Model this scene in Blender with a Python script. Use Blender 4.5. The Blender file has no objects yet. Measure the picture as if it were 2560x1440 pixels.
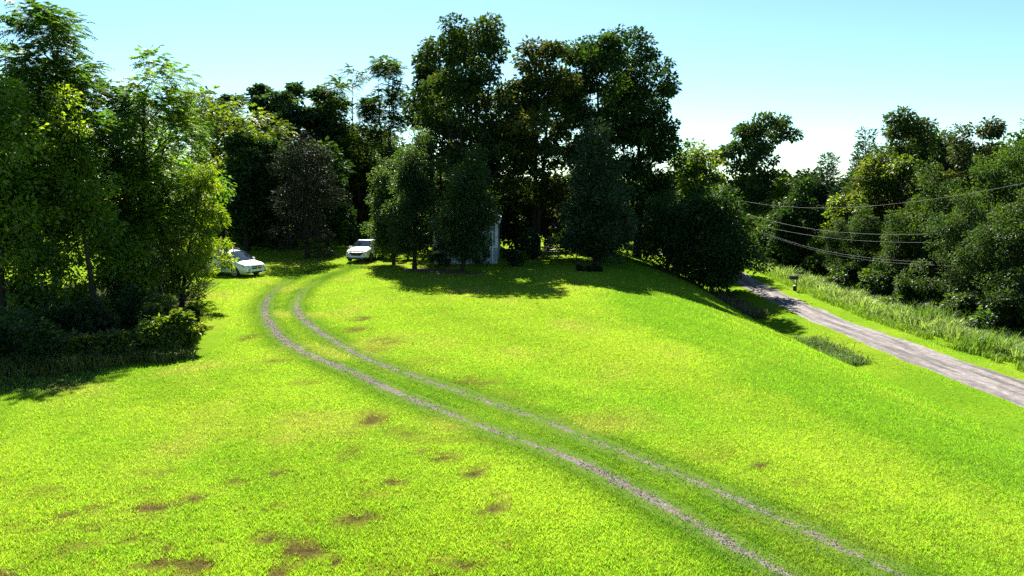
import bpy, math
import numpy as np
from mathutils import Vector, Matrix

# ------------------------------------------------------------------ camera, sky, sun, exposure
SC = bpy.context.scene
COL = SC.collection
F = 1828.0                       # focal length in pixels of the 2560 px wide photograph
PITCH = math.atan(270 / F)
CZ = 6.2                         # camera height above the lawn
cam = bpy.data.cameras.new("camera")
cam.sensor_width = 36.0
cam.lens = 36.0 * F / 2560
cam.clip_end = 3000
camo = bpy.data.objects.new("camera", cam)
camo.location = (0, 0, CZ)
camo.rotation_euler = (math.pi / 2 - PITCH, 0, 0)
COL.objects.link(camo)
SC.camera = camo

SUN_AZ, SUN_EL = math.radians(-10), math.radians(41)      # azimuth from +Y towards +X
sv = Vector((math.sin(SUN_AZ) * math.cos(SUN_EL), math.cos(SUN_AZ) * math.cos(SUN_EL), math.sin(SUN_EL)))
W = bpy.data.worlds.new("World")
SC.world = W
W.use_nodes = True
nt = W.node_tree
sky = nt.nodes.new("ShaderNodeTexSky")
sky.sky_type = 'NISHITA'
sky.sun_disc = False
sky.sun_elevation = SUN_EL
sky.sun_rotation = SUN_AZ
sky.air_density = 0.75
sky.dust_density = 0.15
sky.ozone_density = 1.2
wb = nt.nodes.new("ShaderNodeMix"); wb.data_type = 'RGBA'; wb.blend_type = 'MULTIPLY'; wb.inputs[0].default_value = 1.0
wb.inputs[7].default_value = (0.83, 1.05, 1.0, 1)          # the camera's cool white balance
nt.links.new(sky.outputs[0], wb.inputs[6])
nt.links.new(wb.outputs[2], nt.nodes["Background"].inputs[0])
nt.nodes["Background"].inputs[1].default_value = 0.042
sun = bpy.data.lights.new("sun", 'SUN')
sun.energy = 5.0
sun.angle = math.radians(0.5)
sun.color = (1.0, 0.95, 0.86)
suno = bpy.data.objects.new("sun", sun)
suno.rotation_euler = sv.to_track_quat('Z', 'Y').to_euler()
suno.location = (-40, 60, 60)
COL.objects.link(suno)
SC.view_settings.view_transform = 'Standard'
SC.view_settings.look = 'None'
SC.view_settings.gamma = 1.0
SC.view_settings.exposure = 2.1
SC.render.engine = 'CYCLES'
SC.cycles.max_bounces = 6
SC.cycles.diffuse_bounces = 3
SC.cycles.glossy_bounces = 2
SC.cycles.transmission_bounces = 4
SC.cycles.transparent_max_bounces = 4
SC.cycles.caustics_reflective = False
SC.cycles.caustics_refractive = False
SC.cycles.use_denoising = False

# ------------------------------------------------------------------ pixel -> world helpers
CP, SP = math.cos(PITCH), math.sin(PITCH)
def ray(px, py):
    x = (px - 1280) / F
    u = -(py - 720) / F
    return np.array([x, CP + u * SP, -SP + u * CP])
def on_plane(px, py, Y):                 # the point at forward distance Y seen in that pixel
    r = ray(px, py)
    t = Y / r[1]
    return np.array([r[0] * t, Y, CZ + r[2] * t])
def on_ground(px, py):                   # march the ray to the terrain
    r = ray(px, py)
    t = np.arange(6.0, 140.0, 0.04)
    below = CZ + r[2] * t <= H(r[0] * t, r[1] * t)
    t = t[np.argmax(below)]
    return np.array([r[0] * t, r[1] * t, CZ + r[2] * t])
def scale_at(Y):                         # metres per photo pixel
    return Y / F

# ------------------------------------------------------------------ numpy noise
def vnoise(x, y, seed=0):
    x = np.asarray(x, float); y = np.asarray(y, float)
    ix, iy = np.floor(x), np.floor(y)
    fx, fy = x - ix, y - iy
    fx = fx * fx * (3 - 2 * fx); fy = fy * fy * (3 - 2 * fy)
    def h(a, b):
        n = np.sin(a * 127.1 + b * 311.7 + seed * 74.7) * 43758.5453
        return n - np.floor(n)
    return (h(ix, iy) * (1 - fx) + h(ix + 1, iy) * fx) * (1 - fy) + (h(ix, iy + 1) * (1 - fx) + h(ix + 1, iy + 1) * fx) * fy
def fbm(x, y, seed=0, o=4):
    s, a, f = 0, 0.5, 1.0
    for i in range(o):
        s = s + a * vnoise(np.asarray(x) * f, np.asarray(y) * f, seed + i * 13)
        a *= 0.5; f *= 2.03
    return s / (1 - 0.5 ** o)
def sstep(a, b, x):
    t = np.clip((x - a) / (b - a), 0, 1)
    return t * t * (3 - 2 * t)

# ------------------------------------------------------------------ terrain
RY = np.array([-40, 0, 20, 29, 33, 38, 47, 57, 66, 74, 85, 99, 115, 140, 200, 400])
RX = np.array([30, 25.5, 23.4, 22.6, 22.2, 21.6, 20.9, 21.0, 21.5, 22.0, 20.8, 17.6, 12, 3, -20, -90])
RW = np.array([3.4, 3.4, 3.4, 3.4, 3.4, 3.3, 2.8, 2.7, 2.7, 2.7, 2.7, 2.7, 2.7, 2.7, 2.7, 2.7])
def road_x(y): return np.interp(y, RY, RX)
def road_w(y): return np.interp(y, RY, RW)
def crest_x(y): return np.interp(y, [0, 10, 14, 22, 36, 50, 60, 75, 100, 200], [12, 11, 9.0, 5.8, 3.6, 5, 6, 6, 3, -40])
def H(x, y):
    x = np.asarray(x, float); y = np.asarray(y, float)
    u = x - road_x(y) + 21.5
    xs = crest_x(y) - road_x(y) + 21.5
    t = np.clip((u - xs) / np.maximum(17.4 - xs, 1), 0, 1)
    z = -3.4 * t ** 1.85
    z = np.where(u > 17.4, -3.4 + 0.4 * sstep(17.6, 19.6, u), z)
    z = np.where(u > 23.6, -3.0 - 0.25 * sstep(24, 27, u) - 0.6 * sstep(27, 33, u), z)
    lawn = 1 - sstep(12, 19, u)
    z = z + lawn * 0.22 * (fbm(x / 9, y / 9, 3, 3) - 0.5) + (1 - lawn) * 0.06 * (vnoise(x / 3, y / 3, 8) - .5)
    return z
def H1(x, y): return float(H(np.array([x]), np.array([y]))[0])

# ------------------------------------------------------------------ mesh builders
def new_obj(name, me, mat=None, parent=None):
    if mat is not None and len(me.materials) == 0:
        me.materials.append(mat)
    o = bpy.data.objects.new(name, me)
    COL.objects.link(o)
    if parent is not None:
        o.parent = parent
    return o
def raw_mesh(name, V, k, loops=None, tint=None, smooth=False):
    """V: (n,3); faces of k corners each; loops: flat vertex indices (default 0..n-1)."""
    me = bpy.data.meshes.new(name)
    V = np.ascontiguousarray(V, np.float32).reshape(-1, 3)
    if loops is None:
        loops = np.arange(len(V), dtype=np.int32)
    loops = np.ascontiguousarray(loops, np.int32).ravel()
    nf = len(loops) // k
    me.vertices.add(len(V)); me.vertices.foreach_set("co", V.ravel())
    me.loops.add(len(loops)); me.loops.foreach_set("vertex_index", loops)
    me.polygons.add(nf); me.polygons.foreach_set("loop_start", np.arange(0, nf * k, k, dtype=np.int32))
    if tint is not None:
        a = me.attributes.new("tint", 'FLOAT_COLOR', 'POINT')
        c = np.ones((len(V), 4), np.float32); c[:, :3] = tint
        a.data.foreach_set("color", c.ravel())
    me.polygons.foreach_set("use_smooth", np.full(nf, smooth, dtype=bool))
    me.update(calc_edges=True)
    return me
class MB:
    """collects boxes, tubes and prisms; build() links them as one mesh object"""
    def __init__(s): s.v = []; s.f = []
    def add(s, vs, fs):
        n = len(s.v); s.v += [tuple(map(float, p)) for p in vs]; s.f += [tuple(n + i for i in q) for q in fs]; return s
    def box(s, x0, x1, y0, y1, z0, z1, b=0.0):
        if b <= 0:
            vs = [(x0, y0, z0), (x1, y0, z0), (x1, y1, z0), (x0, y1, z0), (x0, y0, z1), (x1, y0, z1), (x1, y1, z1), (x0, y1, z1)]
            return s.add(vs, [(3, 2, 1, 0), (4, 5, 6, 7), (0, 1, 5, 4), (1, 2, 6, 5), (2, 3, 7, 6), (3, 0, 4, 7)])
        vs = []
        for z, i in ((z0, b), (z0 + b, 0), (z1 - b, 0), (z1, b)):
            vs += [(x0 + i, y0 + i, z), (x1 - i, y0 + i, z), (x1 - i, y1 - i, z), (x0 + i, y1 - i, z)]
        fs = [(3, 2, 1, 0), (12, 13, 14, 15)]
        for r in range(3):
            for i in range(4):
                j = (i + 1) % 4
                fs.append((r * 4 + i, r * 4 + j, r * 4 + 4 + j, r * 4 + 4 + i))
        return s.add(vs, fs)
    def beam(s, p, q, w, h):
        p, q = Vector(p), Vector(q); d = (q - p).normalized()
        up = Vector((0, 0, 1)) if abs(d.z) < 0.9 else Vector((0, 1, 0))
        a = d.cross(up).normalized(); b = a.cross(d)
        vs = [e + a * (i * w / 2) + b * (j * h / 2) for e in (p, q) for i, j in ((-1, -1), (1, -1), (1, 1), (-1, 1))]
        return s.add(vs, [(0, 1, 2, 3), (7, 6, 5, 4), (0, 4, 5, 1), (1, 5, 6, 2), (2, 6, 7, 3), (3, 7, 4, 0)])
    def tube(s, pts, rad, n=6, caps=True):
        pts = [Vector(p) for p in pts]
        if not hasattr(rad, '__len__'): rad = [rad] * len(pts)
        vs = []; fs = []
        ref = Vector((0.31, 0.87, 0.12))
        for i, p in enumerate(pts):
            d = (pts[min(i + 1, len(pts) - 1)] - pts[max(i - 1, 0)]).normalized()
            a = d.cross(ref)
            if a.length < 1e-3: a = d.cross(Vector((1, 0, 0)))
            a.normalize(); b = d.cross(a)
            for k in range(n):
                t = 2 * math.pi * k / n
                vs.append(p + (a * math.cos(t) + b * math.sin(t)) * rad[i])
        for i in range(len(pts) - 1):
            for k in range(n):
                fs.append((i * n + k, i * n + (k + 1) % n, (i + 1) * n + (k + 1) % n, (i + 1) * n + k))
        if caps:
            fs.append(tuple(range(n))[::-1]); fs.append(tuple((len(pts) - 1) * n + k for k in range(n)))
        return s.add(vs, fs)
    def build(s, name, mat, parent=None, smooth=False):
        me = bpy.data.meshes.new(name)
        me.from_pydata(s.v, [], s.f)
        if smooth: me.polygons.foreach_set("use_smooth", np.ones(len(me.polygons), bool))
        me.update()
        return new_obj(name, me, mat, parent)
def tag(o, label=None, cat=None, group=None, kind=None):
    if label: o["label"] = label
    if cat: o["category"] = cat
    if group: o["group"] = group
    if kind: o["kind"] = kind
    return o
def empty(name, loc, rz=0.0):
    o = bpy.data.objects.new(name, None)
    o.empty_display_size = 0.3
    o.location = loc; o.rotation_euler = (0, 0, rz)
    COL.objects.link(o)
    return o

# ------------------------------------------------------------------ materials
def mat_new(name):
    m = bpy.data.materials.new(name); m.use_nodes = True
    t = m.node_tree; t.nodes.clear()
    out = t.nodes.new("ShaderNodeOutputMaterial")
    return m, t, out
def principled(name, col, rough=0.5, metal=0.0, spec=0.5, noise=None, coat=0.0, bump=None):
    m, t, out = mat_new(name)
    b = t.nodes.new("ShaderNodeBsdfPrincipled")
    b.inputs["Base Color"].default_value = (*col, 1); b.inputs["Roughness"].default_value = rough
    b.inputs["Metallic"].default_value = metal; b.inputs["Specular IOR Level"].default_value = spec
    b.inputs["Coat Weight"].default_value = coat
    t.links.new(b.outputs[0], out.inputs[0])
    if noise:
        sc, amt, c2 = noise
        g = t.nodes.new("ShaderNodeNewGeometry")
        n = t.nodes.new("ShaderNodeTexNoise"); n.inputs["Scale"].default_value = sc; n.inputs["Detail"].default_value = 6
        t.links.new(g.outputs["Position"], n.inputs["Vector"])
        r = t.nodes.new("ShaderNodeValToRGB"); r.color_ramp.elements[0].position = 0.5 - amt; r.color_ramp.elements[1].position = 0.5 + amt
        r.color_ramp.elements[0].color = (*col, 1); r.color_ramp.elements[1].color = (*c2, 1)
        t.links.new(n.outputs[0], r.inputs[0]); t.links.new(r.outputs[0], b.inputs["Base Color"])
        if bump:
            bp = t.nodes.new("ShaderNodeBump"); bp.inputs["Strength"].default_value = bump; bp.inputs["Distance"].default_value = 0.02
            t.links.new(n.outputs[0], bp.inputs["Height"]); t.links.new(bp.outputs[0], b.inputs["Normal"])
    return m
def leaf_material(name, trans=0.45, boost=(1.5, 1.35, 0.6), gloss=0.06, rough=0.38):
    """thin leaf: colour per leaf from 'tint'; light passes through it yellower than it bounces"""
    m, t, out = mat_new(name)
    a = t.nodes.new("ShaderNodeAttribute"); a.attribute_name = "tint"
    d = t.nodes.new("ShaderNodeBsdfDiffuse")
    tr = t.nodes.new("ShaderNodeBsdfTranslucent")
    mul = t.nodes.new("ShaderNodeMix"); mul.data_type = 'RGBA'; mul.blend_type = 'MULTIPLY'
    mul.inputs[0].default_value = 1.0; mul.inputs[7].default_value = (*boost, 1)
    t.links.new(a.outputs["Color"], mul.inputs[6]); t.links.new(mul.outputs[2], tr.inputs[0])
    t.links.new(a.outputs["Color"], d.inputs[0])
    mx = t.nodes.new("ShaderNodeMixShader"); mx.inputs[0].default_value = trans
    t.links.new(d.outputs[0], mx.inputs[1]); t.links.new(tr.outputs[0], mx.inputs[2])
    g = t.nodes.new("ShaderNodeBsdfGlossy"); g.inputs["Roughness"].default_value = rough
    g.inputs["Color"].default_value = (1, 1, 1, 1)
    m2 = t.nodes.new("ShaderNodeMixShader"); m2.inputs[0].default_value = gloss
    t.links.new(mx.outputs[0], m2.inputs[1]); t.links.new(g.outputs[0], m2.inputs[2])
    t.links.new(m2.outputs[0], out.inputs[0])
    return m
M = {}
M['leaf'] = leaf_material("foliage", 0.52, (2.1, 1.85, 0.5), 0.025, 0.42)
M['leaf_gloss'] = leaf_material("glossy_foliage", 0.40, (1.7, 1.6, 0.5), 0.014, 0.48)
M['leaf_dark'] = leaf_material("dark_waxy_foliage", 0.15, (1.3, 1.3, 0.8), 0.014, 0.5)
M['leaf_dense'] = leaf_material("dense_foliage", 0.32, (1.6, 1.55, 0.5), 0.016, 0.45)
M['needle'] = leaf_material("needle_foliage", 0.2, (1.3, 1.3, 0.6), 0.03, 0.5)
M['grass'] = leaf_material("grass_blades", 0.5, (1.15, 1.3, 0.6), 0.015, 0.45)
M['weed'] = leaf_material("tall_weeds", 0.45, (1.3, 1.3, 0.6), 0.02, 0.45)
M['bark'] = principled("bark", (0.020, 0.016, 0.012), 0.95, spec=.2, noise=(9, 0.2, (0.045, 0.036, 0.028)), bump=0.6)
M['deadwood'] = principled("dead_twigs", (0.11, 0.085, 0.075), 0.85, noise=(14, 0.2, (0.17, 0.14, 0.12)))
M['stone'] = principled("pale_gravel", (0.15, 0.13, 0.115), 0.85, noise=(18, 0.15, (0.30, 0.27, 0.25)))
M['mulch'] = principled("brown_mulch", (0.05, 0.022, 0.012), 0.95, noise=(7, 0.2, (0.11, 0.05, 0.03)), bump=0.8)
M['paint'] = principled("white_car_paint", (0.78, 0.79, 0.80), 0.3, spec=0.5, coat=1.0)
M['glass'] = principled("car_glass", (0.012, 0.017, 0.024), 0.04, spec=0.9, coat=.6)
M['chrome'] = principled("chrome", (0.7, 0.7, 0.72), 0.15, metal=1.0)
M['alloy'] = principled("alloy_rim", (0.45, 0.46, 0.48), 0.3, metal=0.9)
M['rubber'] = principled("tyre_rubber", (0.012, 0.012, 0.013), 0.8)
M['plastic'] = principled("black_trim", (0.015, 0.015, 0.017), 0.5)
M['lamp'] = principled("headlight_lens", (0.42, 0.40, 0.34), 0.08, spec=0.8, coat=1.0)
M['lamp_dark'] = principled("dark_headlight_lens", (0.05, 0.06, 0.08), 0.06, spec=0.9, coat=1.0)
M['siding'] = principled("pale_siding", (0.27, 0.29, 0.28), 0.6, noise=(1.3, 0.3, (0.32, 0.33, 0.32)))
M['skirting'] = principled("grey_skirting", (0.36, 0.37, 0.42), 0.6, noise=(2.3, 0.3, (0.42, 0.43, 0.47)))
M['trim'] = principled("white_trim", (0.72, 0.73, 0.73), 0.5, noise=(5, 0.3, (0.65, 0.66, 0.66)))
M['roof'] = principled("roof_shingle", (0.06, 0.06, 0.065), 0.9, noise=(11, 0.25, (0.10, 0.10, 0.10)))
M['wood'] = principled("weathered_wood", (0.16, 0.13, 0.10), 0.85, noise=(12, 0.25, (0.23, 0.20, 0.17)))
M['mail'] = principled("black_mailbox", (0.012, 0.012, 0.014), 0.4)
M['cable'] = principled("overhead_cable", (0.07, 0.07, 0.075), 0.7)

# ------------------------------------------------------------------ lawn: wheel tracks, bare patches, colours
RUT_A = [(1950, 1430), (1830, 1370), (1690, 1280), (1560, 1210), (1440, 1150), (1330, 1110), (1220, 1075), (1100, 1025), (985, 980), (880, 930), (790, 895), (720, 860), (680, 820), (660, 780), (668, 745), (700, 715), (745, 690), (800, 672), (850, 662)]
RUT_B = [(2230, 1430), (2080, 1360), (1920, 1285), (1780, 1220), (1640, 1165), (1500, 1110), (1380, 1060), (1250, 1015), (1120, 970), (1000, 930), (900, 890), (830, 850), (775, 815), (742, 780), (740, 755), (760, 725), (800, 700), (850, 680), (900, 662)]
def track(pxs):
    P = np.array([on_ground(*p)[:2] for p in pxs])
    d0 = (P[0] - P[2]) / np.linalg.norm(P[0] - P[2])
    P = np.vstack([P[0] + d0 * 6, P[0] + d0 * 2.5, P])
    s = np.r_[0, np.cumsum(np.linalg.norm(np.diff(P, axis=0), axis=1))]
    n = int(s[-1] / 0.3)
    q = np.linspace(0, s[-1], n)
    x, y = np.interp(q, s, P[:, 0]), np.interp(q, s, P[:, 1])
    k = np.hanning(15); k /= k.sum()
    xp = np.convolve(np.pad(x, 7, mode='edge'), k, 'valid'); yp = np.convolve(np.pad(y, 7, mode='edge'), k, 'valid')
    return np.stack([xp, yp], 1)
TRA, TRB = track(RUT_A), track(RUT_B)
def dist_to(line, x, y):
    """signed-less distance of points to a polyline sampled every 0.3 m, in chunks"""
    x = np.asarray(x, float).ravel(); y = np.asarray(y, float).ravel()
    out = np.full(len(x), 1e9)
    for c in range(0, len(x), 20000):
        a = x[c:c + 20000, None] - line[None, :, 0]; b = y[c:c + 20000, None] - line[None, :, 1]
        out[c:c + 20000] = np.sqrt((a * a + b * b).min(1))
    return out
def near_tracks(x, y):
    x = np.asarray(x, float).ravel(); y = np.asarray(y, float).ravel()
    dA = np.full(len(x), 19.0); dB = np.full(len(x), 19.0)
    m = (x > -24) & (x < 20) & (y > 4) & (y < 66)
    dA[m] = dist_to(TRA, x[m], y[m]); dB[m] = dist_to(TRB, x[m], y[m])
    return dA, dB
# bare / scorched patches seen in the lawn: pixel centre, pixel width and height, strength
PATCH = [(885, 1298, 95, 48, 1.0), (940, 1050, 75, 45, .8), (1010, 1080, 90, 28, .55), (930, 1030, 60, 20, .5), (1115, 1143, 70, 24, .9), (1185, 1183, 70, 36, .8), (1060, 1095, 60, 20, .5),
         (748, 1405, 40, 50, 1), (195, 1367, 85, 26, 1), (335, 1352, 60, 26, 1), (545, 1363, 55, 16, 1), (340, 1420, 66, 18, 1), (690, 1266, 62, 18, .9), (610, 1215, 30, 12, .8),
         (450, 1210, 30, 12, .7), (355, 1225, 34, 6, .9), (505, 1252, 26, 14, .8), (270, 1155, 22, 8, .8), (400, 1125, 30, 8, .8), (450, 1135, 34, 6, .8), (335, 1117, 16, 6, .8), (240, 1137, 18, 6, .7),
         (65, 1172, 22, 8, .7), (15, 1210, 24, 14, .8), (90, 1234, 24, 8, .7), (150, 1295, 30, 12, .7), (250, 1285, 34, 10, .8), (10, 1290, 26, 10, .8), (500, 1405, 40, 24, .8), (390, 1430, 34, 12, .8),
         (60, 1420, 30, 14, .7), (620, 845, 46, 22, .55), (680, 905, 60, 16, .55), (640, 930, 50, 12, .4), (760, 960, 60, 16, .4), (900, 797, 80, 12, .6), (895, 822, 70, 16, .6), (960, 855, 90, 20, .5), (940, 875, 80, 14, .4), (1190, 955, 120, 28, .5),
         (1060, 905, 120, 22, .3), (1280, 990, 160, 40, .25), (1500, 1050, 180, 30, .3), (1480, 1000, 60, 10, .35), (1900, 1166, 46, 12, .8), (1850, 1185, 26, 6, .7), (2000, 1175, 12, 5, .8), (1760, 1130, 180, 40, .3), (1960, 1210, 160, 30, .3),
         (1160, 1415, 130, 30, .5), (950, 1420, 70, 26, .55), (1390, 1300, 34, 14, .5), (780, 1310, 40, 14, .7), (1000, 1430, 60, 20, .5), (2100, 1270, 140, 30, .3), (860, 1190, 60, 10, .25), (2290, 1130, 14, 5, .7), (700, 1430, 40, 14, .6), (90, 1330, 60, 14, .5)]
PW = []
for (px, py, w, h, s) in PATCH:
    c = on_ground(px, py); up = on_ground(px, py - h / 2)
    PW.append((c[0], c[1], max(w * .66 * scale_at(c[1]), .10), max(abs(up[1] - c[1]) * 1.25, .12), s))
def brown_amount(x, y):
    x = np.asarray(x, float).ravel(); y = np.asarray(y, float).ravel()
    b = np.zeros(len(x))
    jx = (fbm(x * 2.2, y * 2.2, 41, 3) - .5) * 1.5; jy = (fbm(x * 2.2, y * 2.2, 57, 3) - .5) * 1.5
    for (cx, cy, rx, ry, s) in PW:
        m = (np.abs(x - cx) < rx * 3) & (np.abs(y - cy) < ry * 3)
        if m.any():
            q = np.hypot((x[m] - cx) / rx + jx[m] * .8, (y[m] - cy) / ry + jy[m] * .8)
            rg_ = fbm(x[m] * 6, y[m] * 6, 63, 3)
            b[m] = np.maximum(b[m], s * (1 - sstep(0.35, 1.2, q + 1.1 * (rg_ - .45))) * sstep(.36, .50, rg_ + .10))
    # the band of dry ground beside the inner track and small scuffs near the house end of the lawn
    dA, dB = near_tracks(x, y)
    band = sstep(.6, 1.6, dB) * (1 - sstep(2.5, 7, dB)) * (x > np.interp(y, TRB[::-1, 1], TRB[::-1, 0]))
    b = np.maximum(b, band * .62 * sstep(.47, .70, fbm(x * .55, y * .55, 77, 4)))
    near = (1 - sstep(13, 20, np.hypot(x, y))) * (x < 0)
    b = np.maximum(b, near * .95 * sstep(.61, .70, fbm(x * 1.6, y * 1.6, 91, 4)))
    return b
C_GREEN = np.array([0.158, 0.305, 0.018]); C_YEL = np.array([0.280, 0.395, 0.030]); C_DARK = np.array([0.060, 0.150, 0.012]); C_BRN = np.array([0.125, 0.080, 0.030]); C_STRAW = np.array([.31, .34, .055])
def lawn_rgb(x, y, seed=0):
    x = np.asarray(x, float).ravel(); y = np.asarray(y, float).ravel()
    n = fbm(x / 6.5, y / 6.5, 5, 4); n2 = fbm(x / 1.3, y / 1.3, 9, 3)
    side = x - crest_x(y)
    n3 = fbm(x / .35, y / .35, 15, 2)
    yf = .60 - .62 * sstep(0.2, 2.6, side) + .40 * sstep(4.5, 9, side) + .30 * np.exp(-((side + .8) / 2.0) ** 2) + 1.5 * (n - .5) + .6 * (n2 - .5) + .5 * (n3 - .5)
    yf = np.clip(yf, 0, 1)[:, None]
    c = C_GREEN * (1 - yf) + C_YEL * yf
    dA, dB = near_tracks(x, y)
    d = np.minimum(dA, dB)
    dk = (np.exp(-((d - .2) / .55) ** 2) * (.5 + .7 * fbm(x / 1.8, y / 1.8, 21, 3)))[:, None]
    dk = np.clip(dk, 0, .85)
    c = c * (1 - dk) + C_DARK * dk
    mow = vnoise(dB * 1.7, 0 * dB + 3.5, 88)
    c = c * (1 + .22 * (mow - .5))[:, None]
    st_ = (sstep(.52, .80, fbm(x / 2.6 + 7, y / 2.6, 33, 4)) * .75 * (1 - sstep(0, 2.0, side)))[:, None]
    c = c * (1 - st_) + C_STRAW * st_
    b = brown_amount(x, y)[:, None]
    c = c * (1 - b) + C_BRN * b
    return c, b[:, 0], d

# ground sheet: fine near, coarse to the horizon
def axis(lo, hi, step, far):
    a = list(np.arange(lo, hi + .001, step))
    s = step; v = a[-1]; up = []
    while v < far: s *= 1.35; v += s; up.append(v)
    s = step; v = a[0]; dn = []
    while v > -far: s *= 1.35; v -= s; dn.append(v)
    return np.array(dn[::-1] + a + up)
gx, gy = axis(-34, 40, .42, 900), axis(4, 96, .42, 1500)
GX, GY = np.meshgrid(gx, gy)
GZ = H(GX, GY)
nx, ny = len(gx), len(gy)
idx = np.arange(nx * ny).reshape(ny, nx)
quads = np.stack([idx[:-1, :-1], idx[:-1, 1:], idx[1:, 1:], idx[1:, :-1]], -1).reshape(-1, 4)
gc, gb, gd = lawn_rgb(GX, GY)
soil = sstep(.25, .9, gb)[:, None]
gtint = gc * .5 * (1 - soil) + np.array([.050, .031, .018]) * soil
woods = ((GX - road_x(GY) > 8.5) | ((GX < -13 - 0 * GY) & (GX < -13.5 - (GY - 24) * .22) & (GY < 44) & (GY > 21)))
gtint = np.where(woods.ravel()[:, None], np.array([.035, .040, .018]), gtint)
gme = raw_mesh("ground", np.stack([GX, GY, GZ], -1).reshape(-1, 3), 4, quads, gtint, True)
m, t, out = mat_new("lawn_soil_and_thatch")
at_ = t.nodes.new("ShaderNodeAttribute"); at_.attribute_name = "tint"
geo = t.nodes.new("ShaderNodeNewGeometry")
nz = t.nodes.new("ShaderNodeTexNoise"); nz.inputs["Scale"].default_value = 7; nz.inputs["Detail"].default_value = 8; nz.inputs["Roughness"].default_value = .7
t.links.new(geo.outputs["Position"], nz.inputs["Vector"])
rp = t.nodes.new("ShaderNodeValToRGB")
rp.color_ramp.elements[0].position = .3; rp.color_ramp.elements[1].position = .7
rp.color_ramp.elements[0].color = (.62, .68, .7, 1); rp.color_ramp.elements[1].color = (1.3, 1.25, 1.1, 1)
mul = t.nodes.new("ShaderNodeMix"); mul.data_type = 'RGBA'; mul.blend_type = 'MULTIPLY'; mul.inputs[0].default_value = 1
t.links.new(nz.outputs[0], rp.inputs[0]); t.links.new(at_.outputs["Color"], mul.inputs[6]); t.links.new(rp.outputs[0], mul.inputs[7])
df = t.nodes.new("ShaderNodeBsdfDiffuse"); t.links.new(mul.outputs[2], df.inputs[0])
bp = t.nodes.new("ShaderNodeBump"); bp.inputs["Strength"].default_value = .7; bp.inputs["Distance"].default_value = .05
t.links.new(nz.outputs[0], bp.inputs["Height"]); t.links.new(bp.outputs[0], df.inputs["Normal"])
t.links.new(df.outputs[0], out.inputs[0])
M['ground'] = m
tag(new_obj("ground", gme, m), kind="structure")

# ------------------------------------------------------------------ gravel road
def strip(name, cx, cy, w, mat, lift, across=9, ragged=.12, seed=0, extra=None):
    n = len(cx)
    tx = np.gradient(cx); ty = np.gradient(cy); L = np.hypot(tx, ty); nxv, nyv = ty / L, -tx / L
    s = np.r_[0, np.cumsum(np.hypot(np.diff(cx), np.diff(cy)))]
    V = []; UV = []
    for i in range(n):
        wl = w[i] / 2 + ragged * (fbm(np.array([s[i] * .9]), np.array([1.5]), seed, 3)[0] - .5) * 2
        wr = w[i] / 2 + ragged * (fbm(np.array([s[i] * .9]), np.array([7.5]), seed + 4, 3)[0] - .5) * 2
        for k in range(across):
            f = k / (across - 1); o = -wl + (wl + wr) * f
            x, y = cx[i] + nxv[i] * o, cy[i] + nyv[i] * o
            edge = 1 if 0 < k < across - 1 else -2.0
            V.append((x, y, lift * edge)); UV.append((o, s[i], 0 if extra is None else extra[i]))
    V = np.array(V); V[:, 2] += H(V[:, 0], V[:, 1])
    ii = np.arange(n * across).reshape(n, across)
    q = np.stack([ii[:-1, :-1], ii[:-1, 1:], ii[1:, 1:], ii[1:, :-1]], -1).reshape(-1, 4)
    me = raw_mesh(name, np.array(V), 4, q, None, True)
    a = me.attributes.new("along", 'FLOAT_VECTOR', 'POINT')
    a.data.foreach_set("vector", np.array(UV).astype(np.float32).ravel())
    return tag(new_obj(name, me, mat), kind="structure")
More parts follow.
